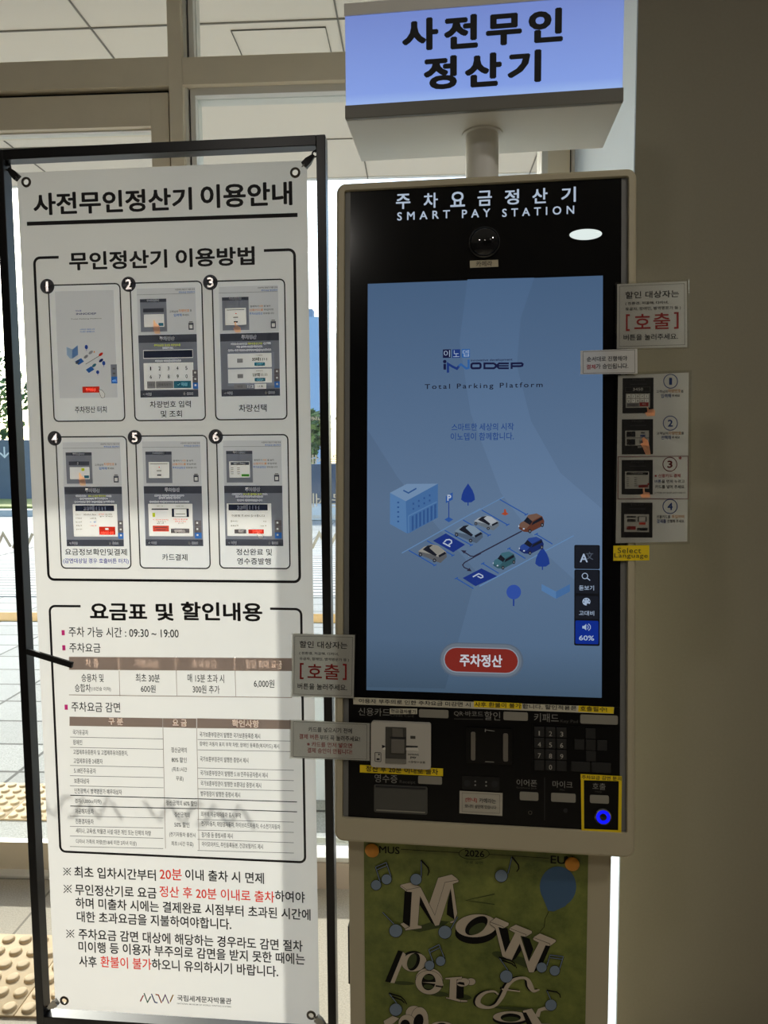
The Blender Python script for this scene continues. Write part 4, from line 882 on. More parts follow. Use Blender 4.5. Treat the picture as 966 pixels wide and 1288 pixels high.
lettering((MI, '이어폰', 105, 380, 264, 92, lab), (MI, 'Earphone Jack', 105, 380, 336, 28, lab2)).b.build('earphone_heading', kio, KM)
lettering((MI, '마이크', 590, 860, 286, 92, lab), (MI, 'Mic', 690, 755, 358, 24, lab2)).b.build('microphone_heading', kio, KM)
lettering((CA, '호출', 303, 503, 350, 100, lab), (CA, 'Help', 345, 445, 434, 30, lab2)).b.build('call_heading', kio, KM)
g = G(Bag(), kp, MI); g.L([(483, 190), (483, 770)], 10, mat('groove_grey', (52, 52, 52), .6), h); g.b.build('divider_line', kio, KM)
def pbox(g, x0, y0, x1, y1, ya, yb, m, r=0, bev=0):
    a_, b_, c_, d_ = g.box(x0, y0, x1, y1); bb = Bag(); 
    if r: bb.prism(rr(a_, b_, c_, d_, r), ya, yb, m)
    else: bb.box(a_, ya, b_, c_, yb, d_, m, bev)
    return bb
for c_, x0, y0, x1, y1 in ((L1, 467, 121, 666, 175), (KPc, 272, 132, 386, 171), (KPc, 631, 146, 806, 188), (L3, 415, 78, 560, 126), (MI, 147, 388, 398, 500), (MI, 570, 405, 901, 522), (CA, 265, 484, 552, 606)):
    pbox(G(None, kp, c_), x0, y0, x1, y1, -.0012, .0004, plate, .0025).build('blank_plate', kio, KM)
g = G(None, kp, L1); cr_ = pbox(g, 148, 200, 549, 504, -.010, .0004, grp, .004)
rd = cr_.build('card_reader', kio, KM)
a_, b_, c_, d_ = g.box(245, 228, 385, 470); bb = Bag(); bb.box(a_, -.0105, b_, c_, -.0100, d_, dkrec); bb.box(a_+.010, -.013, b_+.018, c_-.003, -.0105, b_+.042, mat('reader_tongue', (116, 112, 104), .4), .001); bb.box(a_+.012, -.0118, d_-.016, c_-.006, -.0105, d_-.002, mat('reader_upper', (104, 100, 92), .4)); bb.box(a_+.008, -.0112, b_+.043, c_, -.0104, b_+.046, gasket); bb.box(a_, -.0115, b_, c_, -.0105, b_+.008, mat('reader_lip', (130, 126, 116), .4)); bb.build('card_slot', rd, KM)
h = .0103
g = G(Bag(), kp, L1); g.R(380, 352, 462, 366, gasket, h); g.Y([(380, 364), (462, 364), (468, 386), (380, 382)], mat('slot_white', (226, 222, 210), .5), h+.0002); g.Y([(225, 375), (250, 350), (246, 372), (240, 380)], inkw, h); g.b.build('slot_lip', rd, KM)
g = G(Bag(), kp, L1); g.Y([(222, 345), (250, 358), (222, 368)], ink, h); g.b.build('insert_arrow', rd, KM)
g = G(Bag(), kp, L1); g.R(412, 286, 446, 306, dkrec, h); g.b.build('indicator_window', rd, KM)
g = G(Bag(), kp, L1); g.T('SAMSUNG', 395, 468, 411, 12, ink, h, bold=.02); g.T('pay', 412, 452, 432, 16, ink, h, bold=.02); g.b.build('service_mark', rd, KM)
g = G(Bag(), kp, L1); g.R(392, 450, 515, 472, mat('sticker_white', (206, 200, 186), .6), h); g.T('사용할수없음', 396, 512, 461, 15, ink, h+.0002); g.b.build('white_sticker', rd, KM)
g = G(Bag(), kp, L1); g.O(175, 398, 215, 458, 4, ink, h, 5); g.R(186, 436, 206, 448, ink, h); g.E(202, 410, 5, 6, ink, h); g.b.build('card_icon', rd, KM)
g = G(None, kp, KPc); bs_ = pbox(g, 96, 205, 312, 372, -.003, .0004, mat('scanner_black', (10, 10, 11), .25), .003); sc_ = bs_.build('barcode_scanner', kio, KM)
for x0, y0, x1, y1 in ((120, 222, 141, 353), (270, 229, 293, 358)):
    bb = pbox(g, x0, y0, x1, y1, -.0062, -.003, mat('scanner_lamp', (120, 114, 104), .35), .003); bb.build('scanner_lamp', sc_, KM)
g2 = G(Bag(), kp, KPc); g2.L([(188, 213), (230, 219)], 3, lab, .0034); g2.L([(187, 208), (187, 222)], 4, lab, .0035); g2.b.build('guide_mark', sc_, KM); g2 = G(Bag(), kp, KPc); g2.L([(186, 361), (227, 363)], 3, lab, .0034); g2.b.build('guide_mark', sc_, KM)
g = G(None, kp, L3); rw = pbox(g, 148, 135, 472, 303, -.0015, .0004, mat('receipt_flap', (84, 83, 78), .35), .003); rt = rw.build('receipt_outlet', kio, KM)
a_, b_, c_, d_ = g.box(148, 135, 472, 303); bb = Bag(); bb.box(a_+.004, -.0025, b_+.003, c_-.004, -.0015, b_+.005, mat('flap_edge', (150, 146, 134), .4)); bb.box(a_+.003, -.003, d_-.004, c_-.003, -.0015, d_-.0015, gasket); bb.build('flap_edge', rt, KM)
keym = mat('key_black', (38, 38, 38), .45)
def key(x0, y0, x1, y1, t):
    bb = pbox(G(None, kp, KPc), x0, y0, x1, y1, -.003, .0004, keym, bev=.0008); o = bb.build('key', kpd, KM)
    if t: gg = G(Bag(), kp, KPc); xm, ym = (x0+x1)/2, (y0+y1)/2+6; gg.T(t, xm-7 if t != '1' else xm-5, xm+7 if t != '1' else xm+4, ym, 22, mat('key_digit', (190, 186, 176), .5), .0034, bold=.01); gg.b.build('key_digit', o, KM)
a_, b_, c_, d_ = G(None, kp, KPc).box(408, 196, 785, 416)
bb = Bag(); bb.box(a_, -.0008, b_, c_, .0004, d_, blackm); kpd = bb.build('keypad', kio, KM)
for i, t in enumerate(['1', '2', '3', '4', '5', '6', '7', '8', '9', '', '0', '']):
    x = 416+52*(i % 3); y = 200+52*(i//3)+2*(i % 3); key(x, y, x+46, y+46, t)
for x0, y0, x1, y1 in ((655, 208, 701, 255), (603, 259, 649, 306), (656, 261, 702, 308), (709, 263, 755, 310), (657, 313, 703, 360), (587, 363, 676, 409), (683, 367, 773, 413)): key(x0, y0, x1, y1, '')
g = G(None, kp, SP); bb = pbox(g, 205, 160, 660, 325, -.001, .0004, mat('speaker_black', (14, 14, 15), .4), .002); spo = bb.build('speaker', kio, KM)
g = G(Bag(), kp, SP)
for x, y in ((365, 217), (365, 262), (497, 225), (497, 270)): g.E(x, y, 11, 11, lab, .0013, n=12)
for x, y in ((265, 240), (600, 250)): g.E(x, y, 38, 42, gasket, .0012, n=20)
g.b.build('speaker_hole', spo, KM)
cx_, cz_ = G(None, kp, MI).P(288, 665); b = Bag(); b.lathe((cx_, 0, cz_), [(.0034, .0003), (.0034, -.0018), (.0024, -.0018), (.0022, .0)], mat('jack_ring', (110, 108, 100), .3, .8), 20, 'y', False); b.build('earphone_jack', kio, KM)
cx_, cz_ = G(None, kp, MI).P(765, 640); b = Bag(); b.lathe((cx_, 0, cz_), [(.0035, .0003), (.0035, -.0006), (.002, -.0006)], gasket, 16); b.build('microphone_hole', kio, KM)
g = G(None, kp, CA); cx_, cz_ = g.P(462, 805); k = g.k(462, 805)
b = Bag(); b.lathe((cx_, 0, cz_), [(130*k, .0003), (130*k, -.003), (118*k, -.0045), (108*k, -.004)], mat('button_steel', (160, 160, 160), .2, .95), 36, 'y', False); cb = b.build('call_button', kio, KM)
b = Bag(); b.lathe((cx_, -.0036, cz_), [(110*k, .002), (110*k, 0), (84*k, -.0012), (56*k, -.0004), (50*k, .001)], emit('button_blue', (8, 18, 250), 1.0), 36, 'y', False); b.build('glow_ring', cb, KM)
b = Bag(); b.lathe((cx_, -.0036, cz_), [(52*k, .002), (52*k, -.0006), (40*k, -.0012)], mat('button_cap', (70, 68, 62), .3, .8), 28); b.build('button_cap', cb, KM)
# pedestal under the head
PY0 = 1.212
PM = frame((0.1, PY0, 0), KY); pp = Pl(PM)
pl0 = pp.loc(439, 1150)[0]; pl1 = pp.loc(767.5, 1150)[0]
b = Bag(); b.box(pl0, 0, 0.012, pl1, .085, .80, ivory, .002); b.box(pl0+.02, .085, .70, pl1-.02, .10, 1.05, ivory, .002); b.build('pedestal', kio, PM)
b = Bag(); b.box(pl0-.03, -.05, 0, pl1+.03, .16, .012, mat('base_plate', (120, 116, 108), .4, .6), .002); b.build('base_plate', kio, PM)
b = Bag(); b.box(pl0-.0045, .01, pp.loc(438, 1243)[1], pl0+.001, .05, pp.loc(438, 1170)[1], gasket, .001); b.build('lock_plate', kio, PM)

# ------------------------------------------------------------------ lightbox sign over the kiosk
SY = KY
SO = Vector((0.1023, 1.235, 1.966)); SM = frame(SO, SY); spn = Pl(SM)
sg = G(None, spn)
sx0, sz0 = sg.P(434.5, 147.5); sx1, _ = sg.P(783.5, 132.5); zt0 = sg.P(434.5, 134)[1]; zt1 = sg.P(432.5, 22)[1]
sgn = thing('lightbox_sign', 'lit blue white lightbox sign with black lettering on a pole above the kiosk', 'sign', frame((SO.x, SO.y+.085, 1.84), SY))
white = mat('sign_white_metal', (236, 234, 228), .5, noise=.015)
b = Bag(); dz = zt1+.02
b.box(sx0, .004, 0, sx1, .175, dz, white, .002); b.build('sign_box', sgn, SM)
b = Bag(); gr = mat('sign_trim_grey', (122, 120, 112), .45)
b.box(sx0, -.004, 0, sx1, .0038, zt0, gr, .001); b.box(sx0, -.004, zt1, sx1, .0038, dz, white, .001); b.build('sign_trim', sgn, SM)
def sign_glow():
    m = bpy.data.materials.new('sign_glow'); m.use_nodes = True; N = m.node_tree.nodes; L = m.node_tree.links; bs = N['Principled BSDF']
    bs.inputs['Base Color'].default_value = (.3, .3, .3, 1); bs.inputs['Roughness'].default_value = .4
    tc = N.new('ShaderNodeTexCoord'); sp = N.new('ShaderNodeSeparateXYZ'); cr = N.new('ShaderNodeValToRGB'); L.new(tc.outputs['Generated'], sp.inputs[0]); L.new(sp.outputs['Z'], cr.inputs[0])
    e = cr.color_ramp.elements; e[0].position = 0; e[0].color = lin((150, 186, 250)); e[1].position = 1; e[1].color = lin((102, 132, 214))
    q = e.new(.12); q.color = lin((122, 158, 240)); L.new(cr.outputs[0], bs.inputs['Emission Color']); bs.inputs['Emission Strength'].default_value = .79
    return m
b = Bag(); b.box(sx0+.0015, -.002, zt0, sx1-.0015, .0035, zt1, sign_glow()); lpn = b.build('lit_panel', sgn, SM)
g = G(Bag(), spn, (490, 0, 4.025)); sink = mat('sign_ink', (16, 15, 18), .6)
for ch, x0, x1, y0, y1 in (('사', 63, 248, 93, 265), ('전', 275, 448, 77, 255), ('무', 487, 670, 70, 237), ('인', 702, 878, 45, 223), ('정', 172, 342, 285, 460), ('산', 380, 568, 270, 447), ('기', 596, 768, 256, 427)): g.T(ch, x0, x1, (y0+y1)/2, y1-y0-6, sink, .0026, bold=.045)
g.b.build('sign_lettering', lpn, SM)
b = Bag(); pc = sg.P(603, 150)[0]
pcx = pc+.006
hz = (SM.inverted() @ (KM @ Vector((0, .07, oz1)))).z; b.lathe((pcx, .085, 0), [(.029, .0), (.029, hz+.0015)], white, 36, 'z'); b.lathe((pcx, .085, 0), [(.036, 0), (.036, -.003), (.030, -.003)], white, 36, 'z'); b.build('pole', sgn, SM)

# ------------------------------------------------------------------ notices stuck on the kiosk
paper = translucent('laminated_paper', (244, 243, 240), 1.0, .38); film = glass('laminate_film', (250, 250, 248), .04)
bord = mat('notice_border', (120, 114, 104), .7); cr = mat('notice_red', (176, 30, 34), .6); nb = mat('notice_blue', (40, 70, 140), .6); no = mat('notice_orange', (206, 140, 50), .6); nk = mat('notice_ink', (26, 26, 34), .6)
def sheet(name, c, corners, draw, label, cat='notice', m=paper, edge=.035, margin=0.0, lift=.0075, border=True):
    g = G(Bag(), kp, c); q = [g.P(*p) for p in corners]
    t = thing(name, label, cat, KM @ Matrix.Translation((q[3][0]*.5+q[2][0]*.5, -lift, q[3][1]*.5+q[2][1]*.5)))
    LM = KM @ Matrix.Translation((0, -lift, 0))
    b = Bag(); b.prism(q, -.0003, .0003, m); b.build('paper', t, LM)
    if margin:
        cx_ = sum(p[0] for p in q)/4; cz_ = sum(p[1] for p in q)/4
        b = Bag(); b.prism([(p[0]+margin*(1 if p[0] > cx_ else -1), p[1]+margin*(1 if p[1] > cz_ else -1)) for p in q], -.0013, -.0009, film); b.build('laminate_film', t, LM)
    g = G(Bag(), kp, c); g.b.off = lift
    if border:
        cx_ = sum(p[0] for p in q)/4; cz_ = sum(p[1] for p in q)/4
        g.b.stroke([(cx_+(p[0]-cx_)*(1-2*edge), cz_+(p[1]-cz_)*(1-2*edge)) for p in q], .0006, bord, .0005, True)
    draw(g); g.b.build('print', t, LM); return t
def call_draw(pos):
    def d(g):
        for t, x0, x1, yc, hh, m in pos: g.T(t, x0, x1, yc, hh, m, .0006, bold=.014)
    return d
sheet('laminated_notice', (365, 790, 11.365), [(52, 72), (935, 88), (918, 985), (38, 955)], call_draw([('할인 대상자는', 148, 830, 228, 100, nk), ('( 친환경, 저공해, 다자녀,', 145, 705, 354, 46, nk), ('유공자, 장애인, 병역명문가 등 )', 148, 850, 435, 50, nk), ('[', 152, 208, 600, 232, cr), ('호', 262, 468, 600, 200, cr), ('출', 497, 715, 610, 222, cr), (']', 762, 820, 612, 232, cr), ('버튼을 눌러주세요.', 122, 825, 825, 88, nk)]), 'white notice with red bracketed word hanging off the left edge of the kiosk', margin=.002)
sheet('laminated_notice', (360, 900, 8.782), [(62, 37), (930, 72), (928, 482), (60, 447)], call_draw([('카드를 넣으시기 전에', 255, 735, 146, 56, nk), ('결제 버튼', 155, 372, 218, 56, cr), ('부터 꼭 눌러주세요!', 380, 822, 235, 58, nk), ('※ 카드를 먼저 넣으면', 240, 735, 308, 54, cr), ('결제 승인이 안됩니다!', 245, 735, 376, 56, cr)]), 'wide white notice with red and black lines left of the card reader', margin=.002)
sheet('laminated_notice', (760, 350, 8.05), [(122, 75), (822, 45), (826, 707), (118, 725)], call_draw([('할인 대상자는', 203, 742, 178, 72, nk), ('( 친환경, 저공해, 다자녀,', 203, 637, 266, 34, nk), ('유공자, 장애인, 병역명문가 등 )', 203, 760, 320, 38, nk), ('[', 208, 248, 462, 170, cr), ('호', 293, 458, 450, 152, cr), ('출', 483, 655, 445, 165, cr), (']', 692, 740, 440, 170, cr), ('버튼을 눌러주세요.', 185, 732, 606, 62, nk)]), 'white notice with red bracketed word hanging off the upper right edge of the kiosk', margin=.003)
sheet('laminated_notice', (720, 430, 10.733), [(95, 140), (855, 112), (858, 445), (97, 455)], call_draw([('순서대로 진행해야', 180, 720, 247, 68, nk), ('결제', 173, 298, 355, 64, cr), ('가 승인됩니다.', 302, 735, 345, 70, nk)]), 'small two-line notice on the right edge of the screen above the numbered steps', edge=.045, lift=.0105)
S2, S3 = (770, 460, 8.782), (765, 570, 8.4)
panelw = mat('step_sheet_grey', (196, 194, 196), .6)
def steps(g):
    a = g.at(S2); c = g.at(S3); h = .0006
    for q, x0, y0, x1, y1 in ((a, 105, 143, 445, 531), (a, 97, 597, 440, 982), (c, 133, 75, 460, 437), (c, 128, 523, 457, 890)):
        q.R(x0, y0, x1, y1, mat('shot_black', (30, 30, 34), .5), h); w_ = x1-x0; H_ = y1-y0
        q.T('주차요금정산', x0+w_*.3, x0+w_*.72, y0+H_*.055, 22, greyt, h+.0003); q.R(x0+w_*.25, y0+H_*.17, x0+w_*.78, y0+H_*.185, mat('shot_line', (70, 70, 76), .5), h+.0002)
    wp = mat('shot_white', (190, 188, 182), .6)
    a.O(138, 245, 407, 292, 3, greyt, h+.0002); a.T('3450', 218, 330, 268, 32, wp, h+.0003); a.R(140, 315, 405, 470, wp, h+.0002)
    for i in range(5):
        for j in range(2): a.R(152+49*i, 325+50*j, 193+49*i, 365+50*j, keyg, h+.0003); a.T('1234567890'[i+5*j], 167+49*i, 180+49*i, 346+50*j, 18, nk, h+.0004)
    a.R(152, 422, 285, 460, keyd, h+.0003); a.R(292, 412, 390, 455, mat('shot_red', (150, 36, 36), .6), h+.0004); a.T('확인', 320, 360, 433, 18, wp, h+.0006)
    a.Y([(372, 470), (384, 468), (394, 492), (440, 485), (462, 505), (458, 560), (375, 562), (350, 525), (378, 520)], skin, h+.0008)
    a.R(135, 722, 395, 885, wp, h+.0002); a.R(148, 732, 246, 792, nk, h+.0003); a.R(150, 815, 244, 880, nk, h+.0003); a.L([(135, 803), (395, 803)], 5, nk, h+.0004); a.R(298, 768, 355, 790, nb, h+.0003); a.R(305, 740, 350, 752, nk, h+.0003); a.R(290, 825, 330, 860, keyd, h+.0003); a.R(272, 893, 315, 912, wp, h+.0003)
    a.Y([(315, 810), (338, 795), (380, 830), (400, 900), (410, 985), (360, 985), (325, 910), (300, 870), (330, 855)], skin, h+.0008)
    c.R(168, 195, 420, 377, wp, h+.0002); c.R(185, 203, 410, 232, nk, h+.0003); c.T('123가 4568', 235, 355, 215, 18, wp, h+.0005)
    for k in range(5): c.R(183, 255+22*k, 210, 262+22*k, greyt, h+.0003); c.R(265, 255+22*k, 295, 262+22*k, greyt, h+.0003)
    c.R(312, 335, 412, 365, mat('shot_red', (150, 36, 36), .6), h+.0003); c.E(412, 328, 9, 9, cr, h+.0005, n=12)
    c.Y([(355, 372), (372, 370), (375, 412), (425, 418), (430, 470), (345, 472), (325, 440), (358, 430)], skin, h+.0008)
    c.R(160, 645, 420, 832, wp, h+.0002); c.R(185, 665, 285, 680, nk, h+.0003); c.R(190, 695, 280, 725, greyt, h+.0003); c.R(185, 772, 282, 808, mat('shot_red', (150, 36, 36), .6), h+.0003); c.R(302, 668, 395, 722, nk, h+.0003); c.R(315, 673, 382, 718, wp, h+.0004); c.R(315, 730, 385, 755, red2, h+.0003); c.R(295, 788, 405, 818, nk, h+.0003)
    c.O(95, 38, 830, 483, 6, mat('frame_maroon', (110, 22, 34), .6), h+.0004)
    for q, x, y, r, t, m in ((a, 633, 180, 76, '1', nb), (a, 630, 640, 78, '2', nb), (c, 640, 120, 73, '3', mat('frame_maroon', (110, 22, 34), .6)), (c, 642, 563, 75, '4', nb)):
        q.L([(x+r*math.cos(i*.2094), y+r*math.sin(i*.2094)) for i in range(30)], 9, m, h, True); q.T(t, x-28, x+28, y, 78, m, h, bold=.03)
    for t, x0, x1, y, hh, m in (('고객님의', 475, 598, 293, 32, nk), ('차량번호', 605, 745, 286, 40, no), ('를', 748, 775, 290, 30, nk), ('입력해', 527, 637, 340, 44, nb), ('주세요', 647, 735, 338, 28, nk), ('고객님의', 478, 605, 752, 30, nk), ('차량번호', 610, 750, 750, 40, no), ('를', 752, 778, 750, 30, nk), ('선택해', 530, 637, 797, 44, nb), ('주세요', 647, 735, 796, 28, nk)): a.T(t, x0, x1, y, hh, m, h, bold=.02)
    for t, x0, x1, y, hh, m in (('※ 신용카드 결제', 480, 752, 240, 38, cr), ('버튼', 480, 550, 300, 36, nb), ('을 먼저 누르고', 555, 795, 300, 36, nk), ('카드를 넣어 주세요.', 485, 800, 357, 38, nk), ('※ 카드를 먼저 넣으면 승인이 안됩니다', 480, 805, 420, 18, greyt), ('신용카드를', 502, 645, 672, 34, nk), ('투입하여', 660, 790, 670, 36, no), ('결제를', 502, 600, 718, 42, nb), ('진행해 주세요.', 612, 795, 718, 34, nk), ('*', 730, 765, 55, 34, cr)): c.T(t, x0, x1, y, hh, m, h, bold=.02)
sheet('step_sheet', (0, 0, 1.0), [(776.5, 473), (865, 469.5), (863, 681), (773.5, 683)], steps, 'tall laminated sheet of four numbered steps hanging off the right edge of the kiosk', m=mat('step_paper', (186, 182, 176), .55) if False else paper, margin=.004, border=False, lift=.006)
yel = mat('label_yellow', (255, 222, 24), .6); cream = mat('tape_cream', (214, 208, 186), .6)
def tape(name, c, corners, draw, label, m=yel, lift=.0055):
    g = G(Bag(), kp, c); q = [g.P(*p) for p in corners]; g.b.prism(q, -.0004, .0, m)
    draw(g); return tag(g.b.build(name, None, KM @ Matrix.Translation((0, -lift, 0))), label, 'label')
def d1(g): g.T('Select', 92, 338, 1026, 56, nk, .0007, bold=0, sp=1.1); g.T('Language', 58, 408, 1086, 60, nk, .0007, bold=0, sp=1.1)
tape('tape_label', S3, [(48, 975), (425, 970), (425, 1130), (46, 1135)], d1, 'yellow Select Language label below the step sheet on the right kiosk edge')
def d2(g):
    g.T('이용자 부주의로 인한 주차요금 미감면 시', 62, 815, 73, 30, nk, .0008); q = g.at(L2); h = .0006
    g.Y([(836, 66), (966, 70), (966, 108), (836, 103)], yel, h) if False else None
    q.Y([(-20, 58), (286, 73), (284, 111), (-20, 97)], yel, h); q.Y([(648, 87), (875, 98), (872, 139), (646, 126)], yel, h)
    q.T('사후 환불이 불가', -16, 282, 84, 30, nk, .0009); q.T('합니다, 할인적용은', 290, 636, 98, 30, nk, .0009); q.T('호출필수!', 658, 830, 109, 30, nk, .0009)
g_ = G(None, kp, L1)
tape('tape_label', (0, 0, 1.0), [(444.3, 876.8), (772.3, 889.2), (771.6, 897.6), (444.6, 885.6)], lambda g: d2(g.at(L1)), 'long cream and yellow warning strip directly below the kiosk screen', cream, .0009)
tape('tape_label', L3, [(62, 8), (567, 30), (566, 77), (62, 54)], lambda g: g.T('정산 후 20분 이내로 출차', 98, 537, 40, 36, nk, .0008), 'yellow strip with one line below the card reader', yel, .0105 if False else .0012)
tape('tape_label', L1, [(270, 113), (455, 113), (455, 150), (270, 150)], lambda g: g.T('현금결제불가', 278, 448, 131, 26, nk, .0008), 'tiny white label beside the heading above the card reader', cream, .0008)
def d4(g):
    g.O(205, 365, 660, 592, 4, bord, .0006); g.T('[안내]', 248, 385, 440, 56, cr, .0008, bold=.02); g.T('카메라는', 412, 615, 450, 58, nk, .0008); g.T('모니터 상단에 있습니다', 238, 620, 522, 44, nk, .0008)
tape('paper_notice', SP, [(175, 330), (697, 357), (693, 635), (172, 602)], d4, 'small white notice with red heading stuck below the speaker holes', mat('notice_paper', (190, 184, 168), .6), .0015)
g = G(Bag(), kp, CA)
for pts in ([(122, 158), (748, 192), (748, 268), (122, 250)], [(126, 250), (172, 252), (176, 1000), (136, 1000)], [(702, 266), (748, 268), (740, 1020), (692, 1020)], [(136, 990), (740, 1012), (738, 1060), (140, 1035)]): g.b.prism([g.P(*p) for p in pts], -.0005 if pts[0][0] in (122,) else -.0004, .0, yel)
g.T('주차요금 감면 문의', 138, 738, 216, 60, nk, .0009)
tag(g.b.build('tape_border', None, KM @ Matrix.Translation((0, -.0012, 0))), 'yellow tape frame around the blue call button', 'label')

# ------------------------------------------------------------------ poster on the pedestal
P0, PMm, PO, PP, PF = (430, 1060, 2.76), (480, 1080, 6.9), (570, 1080, 5.682), (470, 1180, 6.9), (600, 1190, 6.9)
x0 = pp.loc(458.5, 1150)[0]; x1 = pp.loc(738.5, 1150)[0]
def grass():
    m = bpy.data.materials.new('poster_grass'); m.use_nodes = True; N = m.node_tree.nodes; L = m.node_tree.links; bs = N['Principled BSDF']; bs.inputs['Roughness'].default_value = .5
    tc = N.new('ShaderNodeTexCoord'); n = N.new('ShaderNodeTexNoise'); n.inputs['Scale'].default_value = 16; n.inputs['Detail'].default_value = 8; n.inputs['Roughness'].default_value = .7
    r = N.new('ShaderNodeValToRGB'); e = r.color_ramp.elements; e[0].position = .32; e[0].color = lin((84, 98, 40)); e[1].position = .70; e[1].color = lin((142, 150, 70))
    L.new(tc.outputs['Object'], n.inputs['Vector']); L.new(n.outputs['Fac'], r.inputs[0]); L.new(r.outputs[0], bs.inputs['Base Color']); return m
pos = thing('event_poster', 'green event poster with block letters and music notes on the kiosk pedestal', 'poster', PM @ Matrix.Translation((0, -.001, .1)))
b = Bag(); b.box(x0, -.0012, .10, x1, -.0004, .71, grass()); b.build('poster_sheet', pos, PM)
bei = mat('poster_beige', (206, 192, 172), .6); bl = mat('poster_black', (12, 11, 11), .6, spec=.2); shd = mat('poster_shadow_ink', (64, 76, 32), .6); nt_ = mat('poster_note_blue', (126, 144, 164), .6); ball = mat('poster_balloon', (70, 104, 140), .6)
def PG(c): return G(Bag(), pp, c)
g = PG((400, 1030, 2.415)); h = .0016
g.T('MUS', 186, 248, 93, 22, bl, h); g.T('EU', 706, 752, 123, 24, bl, h); g.T('M', 752, 775, 124, 24, bl, h); g.T('2026', 446, 505, 104, 20, bl, h)
g.L([(474+46*math.cos(i*.2094), 104+18*math.sin(i*.2094)) for i in range(30)], 1.6, bl, h, True); g.L([(252, 91), (428, 101)], 1.5, bl, h); g.L([(520, 106), (702, 118)], 1.5, bl, h); g.T('무료 공연', 447, 500, 131, 9, shd, h)
g.b.build('poster_heading', pos, PM)
OL = bl
g = PG(PMm); h = .0018
g.Y([(230, 610), (480, 530), (590, 540), (520, 590), (330, 632)], shd, h-.0002)
g.Y([(200, 278), (262, 285), (245, 583), (185, 545)], bl, h); g.Y([(335, 320), (462, 572), (430, 548), (330, 395)], bl, h); g.Y([(600, 262), (632, 522), (565, 480), (572, 380)], bl, h)
g.Y([(160, 222), (250, 200), (340, 240), (218, 265)], bei, h+.0001, OL, 3); g.Y([(160, 222), (218, 265), (218, 282), (163, 240)], bei, h+.0001, OL, 3); g.Y([(490, 160), (610, 130), (668, 178), (550, 200), (462, 485), (413, 385)], bei, h+.0001, OL, 3); g.Y([(160, 560), (190, 548), (243, 583), (203, 602)], bei, h+.0001, OL, 3)
g.Y([(218, 265), (340, 240), (462, 485), (550, 200), (668, 178), (668, 198), (620, 214), (658, 470), (636, 528), (640, 548), (595, 555), (595, 540), (632, 525), (600, 255), (500, 572), (465, 578), (335, 320), (316, 570), (350, 578), (350, 598), (205, 618), (203, 602), (245, 583), (262, 285), (218, 282)], bei, h+.0003, OL, 3)
g.b.build('block_letter', pos, PM)
g = PG(PO)
g.E(165, 520, 152, 84, bl, h, -4); g.Y([(18, 470), (313, 450), (316, 530), (14, 530)], bl, h); g.E(165, 474, 150, 83, bei, h+.0003, -4, OL, 2.5); g.E(166, 473, 92, 52, bl, h+.0005, -36); g.E(172, 495, 66, 32, shd, h+.0007, -30)
g.b.build('block_letter', pos, PM)
g = PG(PO); h = .0026
g.E(360, 690, 85, 26, shd, h-.0003, 15); g.E(520, 740, 110, 30, shd, h-.0003, 20)
for pts in ([(325, 485), (388, 490), (406, 590), (372, 660)], [(490, 548), (545, 565), (572, 640), (540, 722)], [(475, 600), (492, 640), (445, 708), (415, 725)], [(660, 612), (692, 620), (625, 775), (575, 805)]): g.Y(pts, bl, h)
for pts in ([(262, 445), (305, 412), (398, 452), (396, 470), (358, 492), (358, 480)], [(400, 488), (448, 462), (563, 510), (563, 525), (520, 552), (520, 535)], [(570, 555), (618, 525), (733, 572), (733, 587), (690, 618), (690, 600)]): g.Y(pts, bei, h+.0002, OL, 2.5)
g.Y([(262, 445), (358, 480), (358, 492), (325, 482), (372, 660), (440, 522), (400, 502), (400, 488), (520, 535), (520, 552), (482, 545), (540, 725), (610, 592), (570, 572), (570, 555), (690, 600), (690, 618), (660, 612), (575, 805), (540, 805), (475, 600), (415, 725), (350, 690), (300, 488), (262, 462)], bei, h+.0004, OL, 2.5)
g.b.build('block_letter', pos, PM)
g = PG(PP); h = .0018
g.E(260, 385, 95, 16, shd, h-.0002, 3); g.Y([(212, 100), (262, 112), (148, 380), (100, 370)], bl, h); g.E(340, 185, 100, 80, bl, h, -5); g.E(352, 202, 110, 82, bei, h+.0003, -8, OL, 3); g.Y([(255, 112), (280, 135), (182, 382), (146, 380)], bei, h+.0005); g.E(348, 197, 50, 80, bl, h+.0006, 22); g.E(333, 192, 38, 68, shd, h+.0008, 20)
g.b.build('block_letter', pos, PM)
g = PG(PP); h = .0026
g.E(560, 475, 90, 22, shd, h-.0003, 5); g.E(482, 355, 120, 106, bei, h, 10, OL, 3); g.E(482, 375, 120, 104, bei, h+.0002, 10, OL, 3); g.E(478, 370, 60, 72, bl, h+.0004, 8); g.E(478, 330, 44, 22, shd, h+.0006, 5); g.E(478, 410, 44, 20, shd, h+.0006, 5); g.Y([(420, 370), (540, 385), (605, 402), (605, 385), (540, 370)], bei, h+.0008); g.L([(538, 402), (602, 412)], 14, bl, h+.0008)
g.b.build('block_letter', pos, PM)
g = PG(PP); h = .0022
g.E(760, 500, 90, 24, shd, h-.0003, 8); g.Y([(718, 385), (782, 385), (782, 512), (715, 516)], bl, h); g.E(845, 370, 40, 32, bei, h, 0, OL, 3); g.E(775, 375, 58, 38, bei, h+.0002, -5, OL, 3); g.Y([(716, 385), (745, 370), (785, 375), (790, 400), (740, 390)], bl, h+.0004)
g.Y([(620, 335), (770, 322), (765, 345), (722, 350), (718, 512), (755, 525), (752, 545), (625, 512), (627, 500), (655, 505), (662, 350), (622, 348)], bei, h+.0006, OL, 3); g.Y([(755, 525), (812, 528), (815, 545), (752, 545)], bei, h+.0005, OL, 3)
g.b.build('block_letter', pos, PM)
